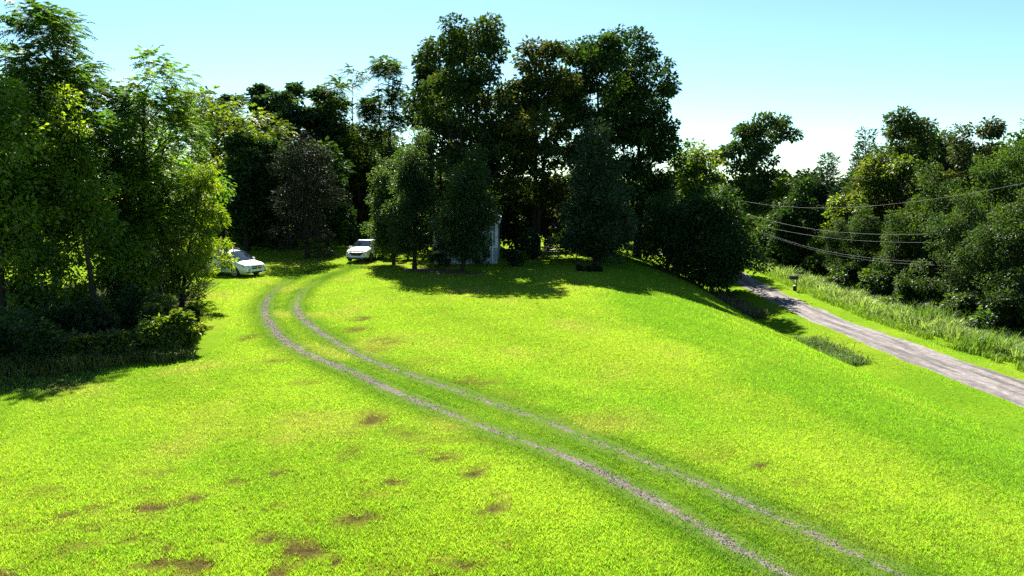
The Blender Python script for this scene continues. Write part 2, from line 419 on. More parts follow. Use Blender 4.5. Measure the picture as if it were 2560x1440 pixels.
def gravel_material(name, c1, c2, c3, streak, green=None):
    m, t, out = mat_new(name)
    at = t.nodes.new("ShaderNodeAttribute"); at.attribute_name = "along"
    mp = t.nodes.new("ShaderNodeMapping"); mp.inputs["Scale"].default_value = (1.5, streak, 1)
    t.links.new(at.outputs["Vector"], mp.inputs[0])
    n1 = t.nodes.new("ShaderNodeTexNoise"); n1.inputs["Scale"].default_value = 1.4; n1.inputs["Detail"].default_value = 7; n1.inputs["Roughness"].default_value = .65
    t.links.new(mp.outputs[0], n1.inputs["Vector"])
    n2 = t.nodes.new("ShaderNodeTexNoise"); n2.inputs["Scale"].default_value = 22; n2.inputs["Detail"].default_value = 5
    t.links.new(at.outputs["Vector"], n2.inputs["Vector"])
    r1 = t.nodes.new("ShaderNodeValToRGB"); e = r1.color_ramp.elements
    e[0].position = .40; e[0].color = (*c1, 1); e[1].position = .57; e[1].color = (*c2, 1)
    t.links.new(n1.outputs[0], r1.inputs[0])
    r2 = t.nodes.new("ShaderNodeValToRGB"); e = r2.color_ramp.elements
    e[0].position = .35; e[0].color = (.6, .6, .6, 1); e[1].position = .62; e[1].color = (1.12, 1.1, 1.1, 1)
    t.links.new(n2.outputs[0], r2.inputs[0])
    mu = t.nodes.new("ShaderNodeMix"); mu.data_type = 'RGBA'; mu.blend_type = 'MULTIPLY'; mu.inputs[0].default_value = 1
    t.links.new(r1.outputs[0], mu.inputs[6]); t.links.new(r2.outputs[0], mu.inputs[7])
    n3 = t.nodes.new("ShaderNodeTexNoise"); n3.inputs["Scale"].default_value = 2.6; n3.inputs["Detail"].default_value = 9; n3.inputs["Roughness"].default_value = .75
    t.links.new(at.outputs["Vector"], n3.inputs["Vector"])
    r3 = t.nodes.new("ShaderNodeValToRGB"); e = r3.color_ramp.elements
    e[0].position = .38; e[0].color = (.62, .6, .58, 1); e[1].position = .60; e[1].color = (1.15, 1.15, 1.15, 1)
    t.links.new(n3.outputs[0], r3.inputs[0])
    mu2 = t.nodes.new("ShaderNodeMix"); mu2.data_type = 'RGBA'; mu2.blend_type = 'MULTIPLY'; mu2.inputs[0].default_value = 1
    t.links.new(mu.outputs[2], mu2.inputs[6]); t.links.new(r3.outputs[0], mu2.inputs[7])
    mu = mu2
    b = t.nodes.new("ShaderNodeBsdfPrincipled"); b.inputs["Roughness"].default_value = .92; b.inputs["Specular IOR Level"].default_value = .2
    t.links.new(mu.outputs[2], b.inputs["Base Color"])
    bu = t.nodes.new("ShaderNodeBump"); bu.inputs["Strength"].default_value = .6; bu.inputs["Distance"].default_value = .03
    t.links.new(n2.outputs[0], bu.inputs["Height"]); t.links.new(bu.outputs[0], b.inputs["Normal"])
    t.links.new(b.outputs[0], out.inputs[0])
    return m
M['road'] = gravel_material("worn_gravel_road", (.075, .068, .066), (.205, .187, .182), None, .10)
def track_material():
    """worn wheel track: ragged broken gravel in the middle fading into dark earth and moss at the sides"""
    m, t, out = mat_new("worn_wheel_track")
    N = t.nodes.new
    def math_(op, a=None, b=None):
        n = N("ShaderNodeMath"); n.operation = op
        for i, v in enumerate((a, b)):
            if v is None: continue
            if isinstance(v, (int, float)): n.inputs[i].default_value = v
            else: t.links.new(v, n.inputs[i])
        return n.outputs[0]
    at = N("ShaderNodeAttribute"); at.attribute_name = "along"
    sp = N("ShaderNodeSeparateXYZ"); t.links.new(at.outputs["Vector"], sp.inputs[0])
    cb = N("ShaderNodeCombineXYZ"); t.links.new(sp.outputs[0], cb.inputs[0]); t.links.new(sp.outputs[1], cb.inputs[1])
    n1 = N("ShaderNodeTexNoise"); n1.inputs["Scale"].default_value = 3.2; n1.inputs["Detail"].default_value = 8; n1.inputs["Roughness"].default_value = .72
    n2 = N("ShaderNodeTexVoronoi"); n2.inputs["Scale"].default_value = 30
    n3 = N("ShaderNodeTexNoise"); n3.inputs["Scale"].default_value = 1.1; n3.inputs["Detail"].default_value = 4
    for n in (n1, n2, n3): t.links.new(cb.outputs[0], n.inputs["Vector"])
    side = math_('DIVIDE', math_('ABSOLUTE', sp.outputs[0]), .20)
    m0 = math_('SUBTRACT', math_('SUBTRACT', math_('MULTIPLY', sp.outputs[2], 1.15), .22), side)
    m1_ = math_('ADD', m0, math_('MULTIPLY', math_('SUBTRACT', n1.outputs[0], .5), 2.6))
    m2_ = math_('ADD', m1_, math_('MULTIPLY', math_('SUBTRACT', n3.outputs[0], .5), 1.6))
    rp = N("ShaderNodeMapRange"); rp.inputs[1].default_value = -.05; rp.inputs[2].default_value = .35; t.links.new(m2_, rp.inputs[0])
    st = N("ShaderNodeValToRGB"); e = st.color_ramp.elements
    e[0].color = (.055, .046, .036, 1); e[1].color = (.185, .165, .145, 1); t.links.new(n2.outputs["Color"], st.inputs[0])
    soil_ = N("ShaderNodeValToRGB"); e = soil_.color_ramp.elements
    e[0].position = .35; e[0].color = (.050, .100, .012, 1); e[1].position = .65; e[1].color = (.090, .130, .022, 1); t.links.new(n1.outputs[0], soil_.inputs[0])
    mx = N("ShaderNodeMix"); mx.data_type = 'RGBA'; t.links.new(rp.outputs[0], mx.inputs[0]); t.links.new(soil_.outputs[0], mx.inputs[6]); t.links.new(st.outputs[0], mx.inputs[7])
    d = N("ShaderNodeBsdfDiffuse"); t.links.new(mx.outputs[2], d.inputs[0])
    bu = N("ShaderNodeBump"); bu.inputs["Strength"].default_value = .8; bu.inputs["Distance"].default_value = .03; t.links.new(n1.outputs[0], bu.inputs["Height"]); t.links.new(bu.outputs[0], d.inputs["Normal"])
    t.links.new(d.outputs[0], out.inputs[0])
    return m
M['track'] = track_material()
ry = np.arange(6, 190, .6)
strip("road", road_x(ry), ry, road_w(ry), M['road'], .012, 13, .42, 2)
VIS_A = [.6, .6, .6, .7, .9, .95, .9, .6, .55, .65, .95, .9, .95, 1, 1, .9, .6, .2, 0, 0, 0]
VIS_B = [.5, .5, .5, .6, .68, .6, .5, .5, .52, .52, .55, .6, .75, .8, .9, .9, .5, .2, 0, 0, 0]
def track_vis(TR, pxs, vis):
    P = np.array([on_ground(*p)[:2] for p in pxs]); k = [int(np.argmin(((TR - p) ** 2).sum(1))) for p in P]
    return np.interp(np.arange(len(TR)), [0, max(k[0] // 2, 1)] + k, vis)
VA, VB = track_vis(TRA, RUT_A, VIS_A), track_vis(TRB, RUT_B, VIS_B)
for TR, VS, sd in ((TRA, VA, 31), (TRB, VB, 37)):
    far = np.arange(len(TR)) * .3
    keep = far < 46
    wid = .95 * (1 - .7 * sstep(36, 46, far))
    strip("wheel_track", TR[keep, 0], TR[keep, 1], wid[keep], M['track'], .006, 9, .12, sd, VS[keep])

# ------------------------------------------------------------------ grass and gravel as stuff
def tri_blades(x, y, z, h, w, lean, tint, rng, mat, name, bend=False):
    n = len(x)
    a = rng.random(n) * 2 * math.pi; la = rng.random(n) * 2 * math.pi
    dx, dy = np.cos(a) * w / 2, np.sin(a) * w / 2
    lx, ly = np.cos(la) * lean * h, np.sin(la) * lean * h
    b0 = np.stack([x - dx, y - dy, z], 1); b1 = np.stack([x + dx, y + dy, z], 1)
    if not bend:
        tp = np.stack([x + lx, y + ly, z + h], 1)
        V = np.stack([b0, b1, tp], 1).reshape(-1, 3)
        me = raw_mesh(name, V, 3, None, np.repeat(tint, 3, 0))
    else:
        m0 = np.stack([x - dx * .8 + lx * .35, y - dy * .8 + ly * .35, z + h * .62], 1); m1 = m0 + np.stack([dx * 1.6, dy * 1.6, 0 * dx], 1)
        tp = np.stack([x + lx, y + ly, z + h * (1 - .35 * lean)], 1)
        V = np.stack([b0, b1, m1, m0, tp], 1).reshape(-1, 3)
        base = np.arange(n)[:, None] * 5
        tri = (base + np.array([0, 1, 2, 0, 2, 3, 3, 2, 4])[None]).ravel()
        me = raw_mesh(name, V, 3, tri, np.repeat(tint, 5, 0))
    return new_obj(name, me, mat)
BUSH_EDGE = [(-40, 21.3), (-17, 22.6), (-13.2, 24.0), (-11.0, 25.2), (-10.9, 27.0), (-12.0, 30), (-14, 33.5), (-15.6, 36.5), (-19, 41), (-40, 46)]
def in_poly(x, y, poly):
    c = np.zeros(len(x), bool); j = len(poly) - 1
    for i in range(len(poly)):
        xi, yi = poly[i]; xj, yj = poly[j]
        c ^= ((yi > y) != (yj > y)) & (x < (xj - xi) * (y - yi) / (yj - yi + 1e-12) + xi)
        j = i
    return c
rng = np.random.default_rng(7)
def lawn_points(n, dmin, dmax):
    ang = rng.uniform(-.78, .78, n); v = rng.uniform(1 / dmax, 1 / dmin, n)
    d = 1 / v
    return d * np.tan(ang), d
gxp, gyp = lawn_points(700000, 8.6, 78)
c, b, d = lawn_rgb(gxp, gyp)
u = gxp - road_x(gyp)
ok = (np.abs(u) > road_w(gyp) / 2 - .05 + .06 * rng.standard_normal(len(u)) + .5 * (fbm(gxp * .8, gyp * .8, 29, 3) - .5)) & (u < 5.4) & ~in_poly(gxp, gyp, BUSH_EDGE)
dA_, dB_ = near_tracks(gxp, gyp)
def vis_at(TR, VS): return np.interp(gyp, TR[:, 1], VS)
vis = np.where(dA_ < dB_, vis_at(TRA, VA), vis_at(TRB, VB))
bare_ = 1 - sstep(.02, .22, d + .07 * rng.standard_normal(len(u)) + .4 * (fbm(gxp * 1.3, gyp * 1.3, 19, 3) - .45))
rutkeep = rng.random(len(u)) < 1 - bare_ * (.05 + .68 * vis) - .12 * np.exp(-(d / .4) ** 2)
patch_keep = rng.random(len(u)) < 1 - .62 * b
ok &= rutkeep & patch_keep
gxp, gyp, c, b, d = gxp[ok], gyp[ok], c[ok], b[ok], d[ok]
n = len(gxp)
sz = np.clip(gyp / 17, 1, 2.4)
hh = rng.uniform(.035, .09, n) * sz ** .3 * (1 - .35 * np.exp(-(d / .5) ** 2)) * (1 - .4 * b)
clumpy = .8 + .6 * (vnoise(gxp * 5, gyp * 5, 61) - .3)
hh = hh * clumpy
ww = rng.uniform(.009, .020, n) * sz
spread_ = (.58 - .33 * sstep(14, 34, gyp))[:, None]
tint = c * (1 + spread_ * rng.uniform(-1, .9, (n, 1))) * (1 + rng.normal(0, .08, (n, 3)))
dry = rng.random(n) < .025
tint[dry] = np.array([.30, .27, .08]) * rng.uniform(.6, 1.2, (dry.sum(), 1))
tag(tri_blades(gxp, gyp, H(gxp, gyp) - .005, hh, ww, rng.uniform(.2, 1.1, n), np.clip(tint, .004, .6), rng, M['grass'], "lawn_grass"), "short lime green mown grass covering the lawn", "grass", kind="stuff")

# loose stones in the wheel tracks
def stones(TR, VS, n, seed):
    r = np.random.default_rng(seed)
    k = (r.random(n) ** 1.3 * min(len(TR) - 2, 140)).astype(int)
    p = TR[k] + (TR[k + 1] - TR[k]) * r.random((n, 1))
    tdir = TR[k + 1] - TR[k]; tdir /= np.linalg.norm(tdir, axis=1)[:, None]
    off = r.normal(0, .15, n)
    x = p[:, 0] + tdir[:, 1] * off; y = p[:, 1] - tdir[:, 0] * off
    keep = (fbm(x * .9, y * .9, seed, 3) > .42) & (r.random(n) < VS[k] + .08)
    return x[keep], y[keep]
sx, sy = [np.concatenate(q) for q in zip(stones(TRA, VA, 6500, 3), stones(TRB, VB, 5500, 4))]
n = len(sx); sr = rng.uniform(.006, .019, n)
oct_ = np.array([[1, 0, 0], [0, 1, 0], [-1, 0, 0], [0, -1, 0], [0, 0, .7], [0, 0, -.7]])
V = oct_[None] * sr[:, None, None] * rng.uniform(.7, 1.4, (n, 6, 1)) + np.stack([sx, sy, H(sx, sy) + .012], 1)[:, None]
tri = (np.arange(n)[:, None, None] * 6 + np.array([[0, 1, 4], [1, 2, 4], [2, 3, 4], [3, 0, 4], [1, 0, 5], [2, 1, 5], [3, 2, 5], [0, 3, 5]])[None]).ravel()
tag(new_obj("track_gravel", raw_mesh("track_gravel", V.reshape(-1, 3), 3, tri), M['stone']), "loose pale gravel lying in the two wheel tracks", "gravel", kind="stuff")

# ------------------------------------------------------------------ foliage generator
def unit(v): return v / np.maximum(np.linalg.norm(v, axis=-1, keepdims=True), 1e-9)
def kites(P, A, N, L, Wd, fold=.12):
    B = unit(np.cross(A, N)); N = np.cross(B, A)
    L = L[:, None]; Wd = Wd[:, None]
    mid = P + A * L * .42 + N * L * fold * .5
    return np.stack([P, mid + B * Wd / 2, P + A * L - N * L * fold, mid - B * Wd / 2], 1)
def fronds(P, A, L, pairs, ll, rng):
    """compound leaves: a drooping stalk with paired leaflets, one triangle each"""
    n = len(P)
    A = unit(A)
    B = unit(np.cross(A, np.array([0, 0, 1.0]) + rng.normal(0, .25, (n, 3))))
    T = []
    for i in range(pairs):
        tt = .22 + .78 * i / (pairs - 1)
        q = P + A * (L * tt)[:, None] + np.array([0, 0, -1.0]) * (L * .42 * tt * tt)[:, None]
        st = A * (L * .075)[:, None]
        size = ll * (1 - .45 * abs(tt - .5)) * rng.uniform(.8, 1.2, n)
        for sgn in (-1, 1):
            dirv = unit(B * sgn + A * .45 + np.array([0, 0, -.45]) + rng.normal(0, .18, (n, 3)))
            T.append(np.stack([q - st, q + st, q + dirv * size[:, None]], 1))
    return np.concatenate(T, 0), n
PROFILE = {
    'oval': lambda t: np.sin(np.pi * np.clip(t * .93 + .07, 0, 1)) ** .62,
    'egg': lambda t: np.clip(np.minimum(1, t * 3.2 + .35), 0, 1) * np.clip(1 - t, 0, 1) ** .48,
    'round': lambda t: np.sqrt(np.clip(1 - (2 * t - 1) ** 2, .03, 1)),
    'cone': lambda t: np.clip(np.minimum(1, t * 5 + .55), 0, 1) * np.clip(1.02 - t, 0, 1) ** .8,
    'vase': lambda t: .45 + .55 * np.sin(np.pi * np.clip(t, 0, 1) ** 1.3) ** .8,
    'column': lambda t: np.clip(np.minimum(np.minimum(1, t * 3 + .5), (1.02 - t) * 2.6 + .1), .1, 1),
    'dome': lambda t: np.sqrt(np.clip(1 - (t * .98) ** 2, .02, 1)),
    'crest': lambda t: np.where(t > .72, .85 * np.clip(1.03 - t, 0, 1) ** .5 / .31 ** .5, .85 + .15 * np.sin(t * 5)),
    'broad': lambda t: np.where(t > .5, np.sqrt(np.clip(1 - ((t - .5) / .52) ** 2, .02, 1)), .62 + .38 * t / .5),
    'wild': lambda t: np.clip(.75 + .25 * np.sin(t * 7), 0, 1) * np.clip(1.05 - t, 0, 1) ** .5,
}
def palette(rng, n, base, alt, clump_id, nclump, var=.22):
    base, alt = np.array(base), np.array(alt)
    cm = np.clip(rng.random(nclump) ** 1.6, 0, 1)[clump_id][:, None]
    lm = np.clip(cm * .8 + rng.normal(0, .18, (n, 1)), 0, 1)
    return np.clip((base * (1 - lm) + alt * lm) * (1 + rng.normal(0, var, (n, 1))) * (1 + rng.normal(0, .06, (n, 3))), .003, .5)
def grow(name, label, cat, base, top, cr_bot, R, shape='round', leaf='kite', pal=((.03, .07, .012), (.07, .12, .014)), clumps=50, per=400, cr=None, size=.22,
         center=(0, 0), trunk_r=.2, seed=0, inner=.3, lobes=.28, group=None, mat=None, stems=1, names=('trunk', 'crown'), squash=.75, droop=.25, bare=0, depth=1.0):
    """one plant: an Empty at its base, its wood as one mesh and its leaves as another. Heights are above the base, in metres."""
    rng = np.random.default_rng(seed + 1000)
    root = empty(name, base)
    tag(root, label, cat, group)
    hh = top - cr_bot
    prof = PROFILE[shape]
    ts = np.linspace(.02, .98, 200); wts = prof(ts) ** 1.6 + .02; cdf = np.cumsum(wts) / wts.sum()
    if cr is None: cr = R * .3
    lean_at = lambda z: np.stack([np.full(len(z), center[0]), np.full(len(z), center[1])], 1) * np.clip(z / max(top, .1), 0, 1)[:, None]
    if shape == 'cone':
        # tiers of clumps round one leader
        q = (np.arange(clumps) + rng.random(clumps)) / clumps
        t = np.interp(q, cdf, ts)
        az = np.arange(clumps) * 2.39996 + rng.normal(0, .35, clumps)
        rf = inner + (1 - inner) * rng.random(clumps) ** .55
        lob = 1 + lobes * (2 * vnoise(az / (2 * np.pi) * 5 + 10, t * 9, seed) - 1) * 1.3
        rad = np.maximum(prof(t) * R * lob - cr * .3, .05 * R) * rf
        zc = cr_bot + t * hh - cr * .25 * (t > .8)
        lean = lean_at(zc)
        C = np.stack([np.cos(az) * rad + lean[:, 0], np.sin(az) * rad * depth + lean[:, 1], zc], 1)
        crr = cr * rng.uniform(.6, 1.2, clumps)
        LC = None; lid = None
    else:
        # limbs end in lobes of uneven size; leaf clumps sit on the skin of each lobe, with gaps between lobes
        clumps = int(clumps * 1.4)
        nl = int(np.clip(clumps / 4.6, 5, 30))
        q = (np.arange(nl) + rng.uniform(.15, .85, nl)) / nl
        t = np.interp(q, cdf, ts); t[-1] = max(t[-1], .86)
        az = np.arange(nl) * 2.39996 + rng.normal(0, .6, nl)
        reach = prof(t) * R * (1 + lobes * rng.normal(0, .55, nl))
        lr = np.clip(R * rng.uniform(.32, .58, nl), 0, np.maximum(reach * .95, R * .22))
        lr = np.minimum(lr, hh * .32)
        rad = np.maximum(reach - lr * .9, 0) * rng.uniform(.45, 1.08, nl)
        rad[-1] *= .4
        zl = np.clip(cr_bot + t * hh, cr_bot + lr * .35, top - lr * .85)
        ll_ = lean_at(zl)
        LC = np.stack([np.cos(az) * rad + ll_[:, 0], np.sin(az) * rad * depth + ll_[:, 1], zl], 1)
        lid = rng.choice(nl, clumps, p=lr ** 2 / (lr ** 2).sum())
        D0 = rng.normal(0, 1, (clumps, 3)); D0[:, 2] = D0[:, 2] * .9 + .25
        ax0 = unit(np.stack([np.cos(az), np.sin(az), 0 * az], 1))[lid]
        D0 = unit(unit(D0) + ax0 * .35)
        C = LC[lid] + D0 * (lr[lid] * (.35 + .6 * rng.random(clumps) ** .6))[:, None] * np.array([1, depth ** .5, .85])
        C[:, 2] = np.maximum(C[:, 2], .12 * cr + .1)
        lean = lean_at(C[:, 2])
        crr = cr * .74 * rng.uniform(.55, 1.3, clumps)
    # wood
    wood = MB()
    th = cr_bot + hh * (.78 if shape not in ('cone',) else .93)
    k = 8
    tops = []
    for s_ in range(stems):
        o = np.array([rng.normal(0, .12), rng.normal(0, .12)]) * (stems > 1) * 2
        spread = np.array([math.cos(s_ * 2.4 + seed), math.sin(s_ * 2.4 + seed)]) * (stems > 1) * R * .32
        pts = []
        for i in range(k + 1):
            f = i / k
            w = np.array([math.sin(f * 4 + seed + s_), math.cos(f * 3.3 + seed * 2 + s_)]) * .018 * top * f
            pts.append((o[0] + center[0] * f * th / top + w[0] + spread[0] * f ** 1.3, o[1] + center[1] * f * th / top + w[1] + spread[1] * f ** 1.3, -.25 + (th + .25) * f))
        rr = [trunk_r * (1.35 if i == 0 else 1) * (1 - .86 * (i / k) ** .85) / (1 if stems == 1 else 1.35) for i in range(k + 1)]
        wood.tube(pts, rr, 8)
        tops.append(np.array(pts))
    def limb(tr, c, r_scale, twist=1.0):
        hz = np.hypot(c[0] - center[0] * .5, c[1] - center[1] * .5)
        za = np.clip(c[2] - hz * .85 - .25 * cr, min(cr_bot * .7, th * .5), th * .97)
        p0 = np.array([np.interp(za, tr[:, 2], tr[:, j]) for j in range(3)])
        r0 = max(trunk_r * r_scale * (1 - .7 * za / max(th, .1)), .012)
        ctl = p0 + (c - p0) * np.array([.6, .6, .25 if shape != 'cone' else .45])
        pts = [p0 * (1 - f) ** 2 + ctl * 2 * f * (1 - f) + c * f * f + rng.normal(0, .012 * top, 3) * (f > 0) * .5 * twist for f in (0, .25, .5, .75, 1)]
        wood.tube(pts, [r0, r0 * .8, r0 * .62, r0 * .45, r0 * .2], 6 if r_scale > .45 else 4, False)
        return pts, r0
    if LC is None:
        for i in range(clumps): limb(tops[i % stems], C[i], .3)
    else:
        lp = [limb(tops[i % stems], LC[i], .55) for i in range(len(LC))]
        for i in range(clumps):
            pts, r0 = lp[lid[i]]
            s0 = np.array(pts[int(rng.integers(2, 5))]); e = C[i]
            mid = (s0 + e) / 2 + rng.normal(0, .12 * cr, 3)
            wood.tube([s0, mid, e], [r0 * .36, r0 * .24, r0 * .08], 4, False)
            for _ in range(1):
                e2 = e + unit(rng.normal(0, 1, 3)) * crr[i] * .9
                wood.tube([mid, e2], [r0 * .16, r0 * .05], 3, False)
    for i in range(bare):       # leafless twigs
        a = rng.uniform(0, 6.28); e = np.array([math.cos(a) * R * rng.uniform(.5, 1.05), math.sin(a) * R * rng.uniform(.5, 1.0), cr_bot + hh * rng.uniform(.05, .55)])
        s0 = np.array([0, 0, max(e[2] - R * .7, .3)])
        mid = (s0 + e) / 2 + rng.normal(0, .12 * R, 3)
        wood.tube([s0, mid, e], [.03, .018, .006], 4, False)
    wo = wood.build(names[0], M['bark'], root, True)
    # leaves
    cid = np.repeat(np.arange(clumps), (.68 * per * (crr / cr) ** 1.6).astype(int))
    n = len(cid)
    D = unit(rng.normal(0, 1, (n, 3)))
    rr = rng.random(n) ** .42
    P = C[cid] + D * (crr[cid] * rr)[:, None] * np.array([1, depth ** .5, squash])
    ax = unit(np.stack([P[:, 0] - lean[cid, 0], P[:, 1] - lean[cid, 1], np.zeros(n)], 1))
    out_ = unit(D * .8 + ax * .6 + np.array([0, 0, .05]) + rng.normal(0, .35, (n, 3)))
    P[:, 2] = np.maximum(P[:, 2], .06)
    col = palette(rng, n, pal[0], pal[1], cid, clumps)
    if leaf == 'kite':
        A = unit(out_ + np.array([0, 0, -droop]) + rng.normal(0, .3, (n, 3)))
        N = unit(rng.normal(0, .55, (n, 3)) + np.array([0, 0, 1.0]))
        L = size * rng.uniform(.7, 1.3, n)
        V = kites(P, A, N, L, L * rng.uniform(.5, .75, n))
        me = raw_mesh(names[1], V.reshape(-1, 3), 4, None, np.repeat(col, 4, 0))
    elif leaf == 'narrow':
        A = unit(out_ + np.array([0, 0, -droop * 1.6]) + rng.normal(0, .3, (n, 3)))
        N = unit(rng.normal(0, .7, (n, 3)) + np.array([0, 0, .8]))
        L = size * rng.uniform(.7, 1.3, n)
        V = kites(P, A, N, L, L * .34)
        me = raw_mesh(names[1], V.reshape(-1, 3), 4, None, np.repeat(col, 4, 0))
    elif leaf == 'needle':
        A = unit(out_ * np.array([1, 1, .5]) + np.array([0, 0, .35]) + rng.normal(0, .3, (n, 3)))
        N = unit(rng.normal(0, 1, (n, 3)))
        L = size * rng.uniform(.7, 1.4, n)
        V = kites(P, A, N, L, L * .26, .02)
        me = raw_mesh(names[1], V.reshape(-1, 3), 4, None, np.repeat(col, 4, 0))
    else:                        # fronds
        A = unit(out_ * np.array([1, 1, .75]) + np.array([0, 0, .22]))
        pairs = 6
        V, _ = fronds(P, A, size * rng.uniform(.7, 1.25, n), pairs, size * .40, rng)
        me = raw_mesh(names[1], V.reshape(-1, 3), 3, None, np.repeat(np.tile(col, (pairs * 2, 1)), 3, 0))
    new_obj(names[1], me, mat or M['leaf'], root)
    return root
def plant_px(name, label, cat, px, Y, top_py, hw_px, bot_py, cx=None, **k):
    """a plant given by where it shows: trunk column, distance of its foot, top and bottom of its crown, half width"""
    g = on_plane(px, 720, Y)
    z0 = H1(g[0], Y)
    g[0] = (px - 1280) / F * (Y * CP - (z0 - CZ) * SP)
    z0 = H1(g[0], Y)
    tp = on_plane(px, top_py, Y)[2] - z0
    bt = on_plane(px, bot_py, Y)[2] - z0
    c = 0 if cx is None else (cx - px) * scale_at(Y)
    k.setdefault('seed', int(px * 7 + Y * 13) % 9973)
    if Y > 60 and k.get('leaf') == 'kite' and cat == 'tree':
        k['size'] *= 1.28
        if max(k['pal'][1]) < .1: k.setdefault('mat', M['leaf_dense'])
    return grow(name, label, cat, (g[0], Y, z0), tp, max(bt, .15), hw_px * scale_at(Y), center=(c, 0), **k)
def copy_plant(src, px, Y, top_py, label, group=None, rz=0.0, src_top=10.0, wide=1.0):
    g = (px - 1280) / F * Y
    z0 = H1(g, Y)
    g = (px - 1280) / F * (Y * CP - (z0 - CZ) * SP)
    z0 = H1(g, Y)
    s = (on_plane(px, top_py, Y)[2] - z0) / src_top
    r = src.copy(); COL.objects.link(r)
    r.location = (g, Y, z0); r.rotation_euler = (0, 0, rz); r.scale = (s * wide, s * wide, s)
    r["label"] = label
    if group: r["group"] = group
    for ch in src.children:
        q = ch.copy(); COL.objects.link(q); q.parent = r
    return r

# ------------------------------------------------------------------ trees
DK = ((.020, .052, .012), (.045, .085, .014))
MID = ((.034, .082, .012), (.075, .135, .014))
YG = ((.055, .112, .010), (.120, .178, .013))
OLV = ((.042, .078, .012), (.080, .112, .018))
PURP = ((.018, .022, .014), (.030, .044, .018))
CED = ((.018, .042, .016), (.036, .066, .020))
BLU = ((.028, .062, .028), (.055, .095, .036))
G_L, G_B, G_M, G_R = "trees of the left thicket", "trees behind the parked cars", "tall trees behind the house", "trees of the wood beyond the road"
T = plant_px
def bright(p, f): return tuple(tuple(c * f for c in q) for q in p)
# left thicket
T("walnut_tree", "tallest tree of the left thicket, feathery leaf tips against the sky", "tree", 150, 32, 12, 150, 560, cx=185, shape='crest', leaf='frond', pal=bright(DK, 1.5), clumps=92, per=135, size=.44, trunk_r=.26, seed=11, lobes=.45, cr=1.0, group=G_L)
T("walnut_tree", "yellow green drooping tree cut off by the left picture edge", "tree", 10, 27.5, 146, 150, 700, cx=20, shape='oval', leaf='kite', pal=bright(YG, 1.25), clumps=80, per=360, size=.17, trunk_r=.2, seed=12, cr=.9, group=G_L)
T("walnut_tree", "feathery tree whose spread tips stand right of the tallest thicket tree", "tree", 335, 34.5, 132, 132, 600, cx=430, shape='crest', leaf='frond', pal=bright(MID, 1.3), clumps=84, per=135, size=.42, trunk_r=.22, seed=13, lobes=.45, cr=1.0, group=G_L)
T("walnut_tree", "light green young tree in front of the tallest thicket tree's trunk", "tree", 245, 29.5, 222, 98, 560, cx=215, shape='egg', leaf='kite', pal=bright(YG, 1.25), clumps=48, per=330, size=.16, trunk_r=.12, seed=14, cr=.8, group=G_L)
T("thicket_tree", "dark broad tree deep in the thicket behind the yellow green one", "tree", 60, 41, 190, 210, 640, shape='round', leaf='kite', pal=bright(DK, 1.3), clumps=66, per=380, size=.26, trunk_r=.25, seed=15, cr=1.5, group=G_L)
T("thicket_tree", "leafy green tree filling the thicket between the feathery tree and the small bright one", "tree", 390, 40, 270, 150, 700, shape='oval', leaf='kite', pal=bright(MID, 1.35), clumps=66, per=380, size=.22, trunk_r=.2, seed=16, cr=1.2, group=G_L)
T("cherry_tree", "small bright green tree leaning over the white minivan at the thicket's corner", "tree", 452, 35.2, 376, 116, 748, cx=528, shape='egg', leaf='narrow', pal=((.075, .140, .010), (.125, .185, .012)), clumps=80, per=330, size=.19, trunk_r=.12, seed=17, cr=.62, bare=30, lobes=.4, group=G_L)
T("thicket_tree", "low leafy sapling at the left edge between the thicket bushes and the drooping tree", "tree", 70, 28.5, 400, 120, 800, shape='oval', leaf='kite', pal=bright(MID, 1.4), clumps=56, per=300, size=.17, trunk_r=.09, seed=18, cr=.8, group=G_L)
T("thicket_tree", "sunlit sapling between the two dark trunks of the thicket", "tree", 235, 31, 440, 105, 800, shape='oval', leaf='kite', pal=bright(((.045, .10, .012), (.10, .16, .014)), 1.35), clumps=50, per=280, size=.17, trunk_r=.07, seed=19, cr=.8, group=G_L)
T("thicket_tree", "slender leafy sapling left of the small leaning tree", "tree", 345, 33, 420, 95, 780, shape='oval', leaf='kite', pal=bright(((.05, .11, .012), (.11, .17, .014)), 1.35), clumps=50, per=280, size=.18, trunk_r=.07, seed=20, cr=.8, group=G_L)
# behind the cars
T("locust_tree", "yellow green locust tree rising left of the white minivan", "tree", 560, 66, 212, 108, 590, shape='broad', leaf='frond', pal=YG, clumps=62, per=80, size=.62, trunk_r=.2, seed=21, cr=1.2, group=G_B)
T("locust_tree", "lower locust tree with pale green tips above the minivan roof", "tree", 655, 70, 275, 92, 590, shape='broad', leaf='frond', pal=((.045, .09, .011), (.12, .165, .014)), clumps=52, per=75, size=.62, trunk_r=.18, seed=22, cr=1.2, group=G_B)
T("plum_tree", "dusky dark leaved plum tree between the two white cars", "tree", 770, 58.5, 330, 116, 625, shape='oval', leaf='kite', pal=PURP, clumps=80, per=300, size=.2, trunk_r=.2, seed=23, cr=1.05, lobes=.15, mat=M['leaf_dark'], group=G_B)
pop = T("poplar_tree", "narrow upright tree on the skyline above the dusky plum tree", "tree", 755, 84, 172, 52, 560, shape='column', leaf='kite', pal=BLU, clumps=56, per=280, size=.42, trunk_r=.25, seed=24, cr=1.2, group=G_B)
ptop = on_plane(755, 172, 84)[2] - H1((755 - 1280) / F * 84, 84)
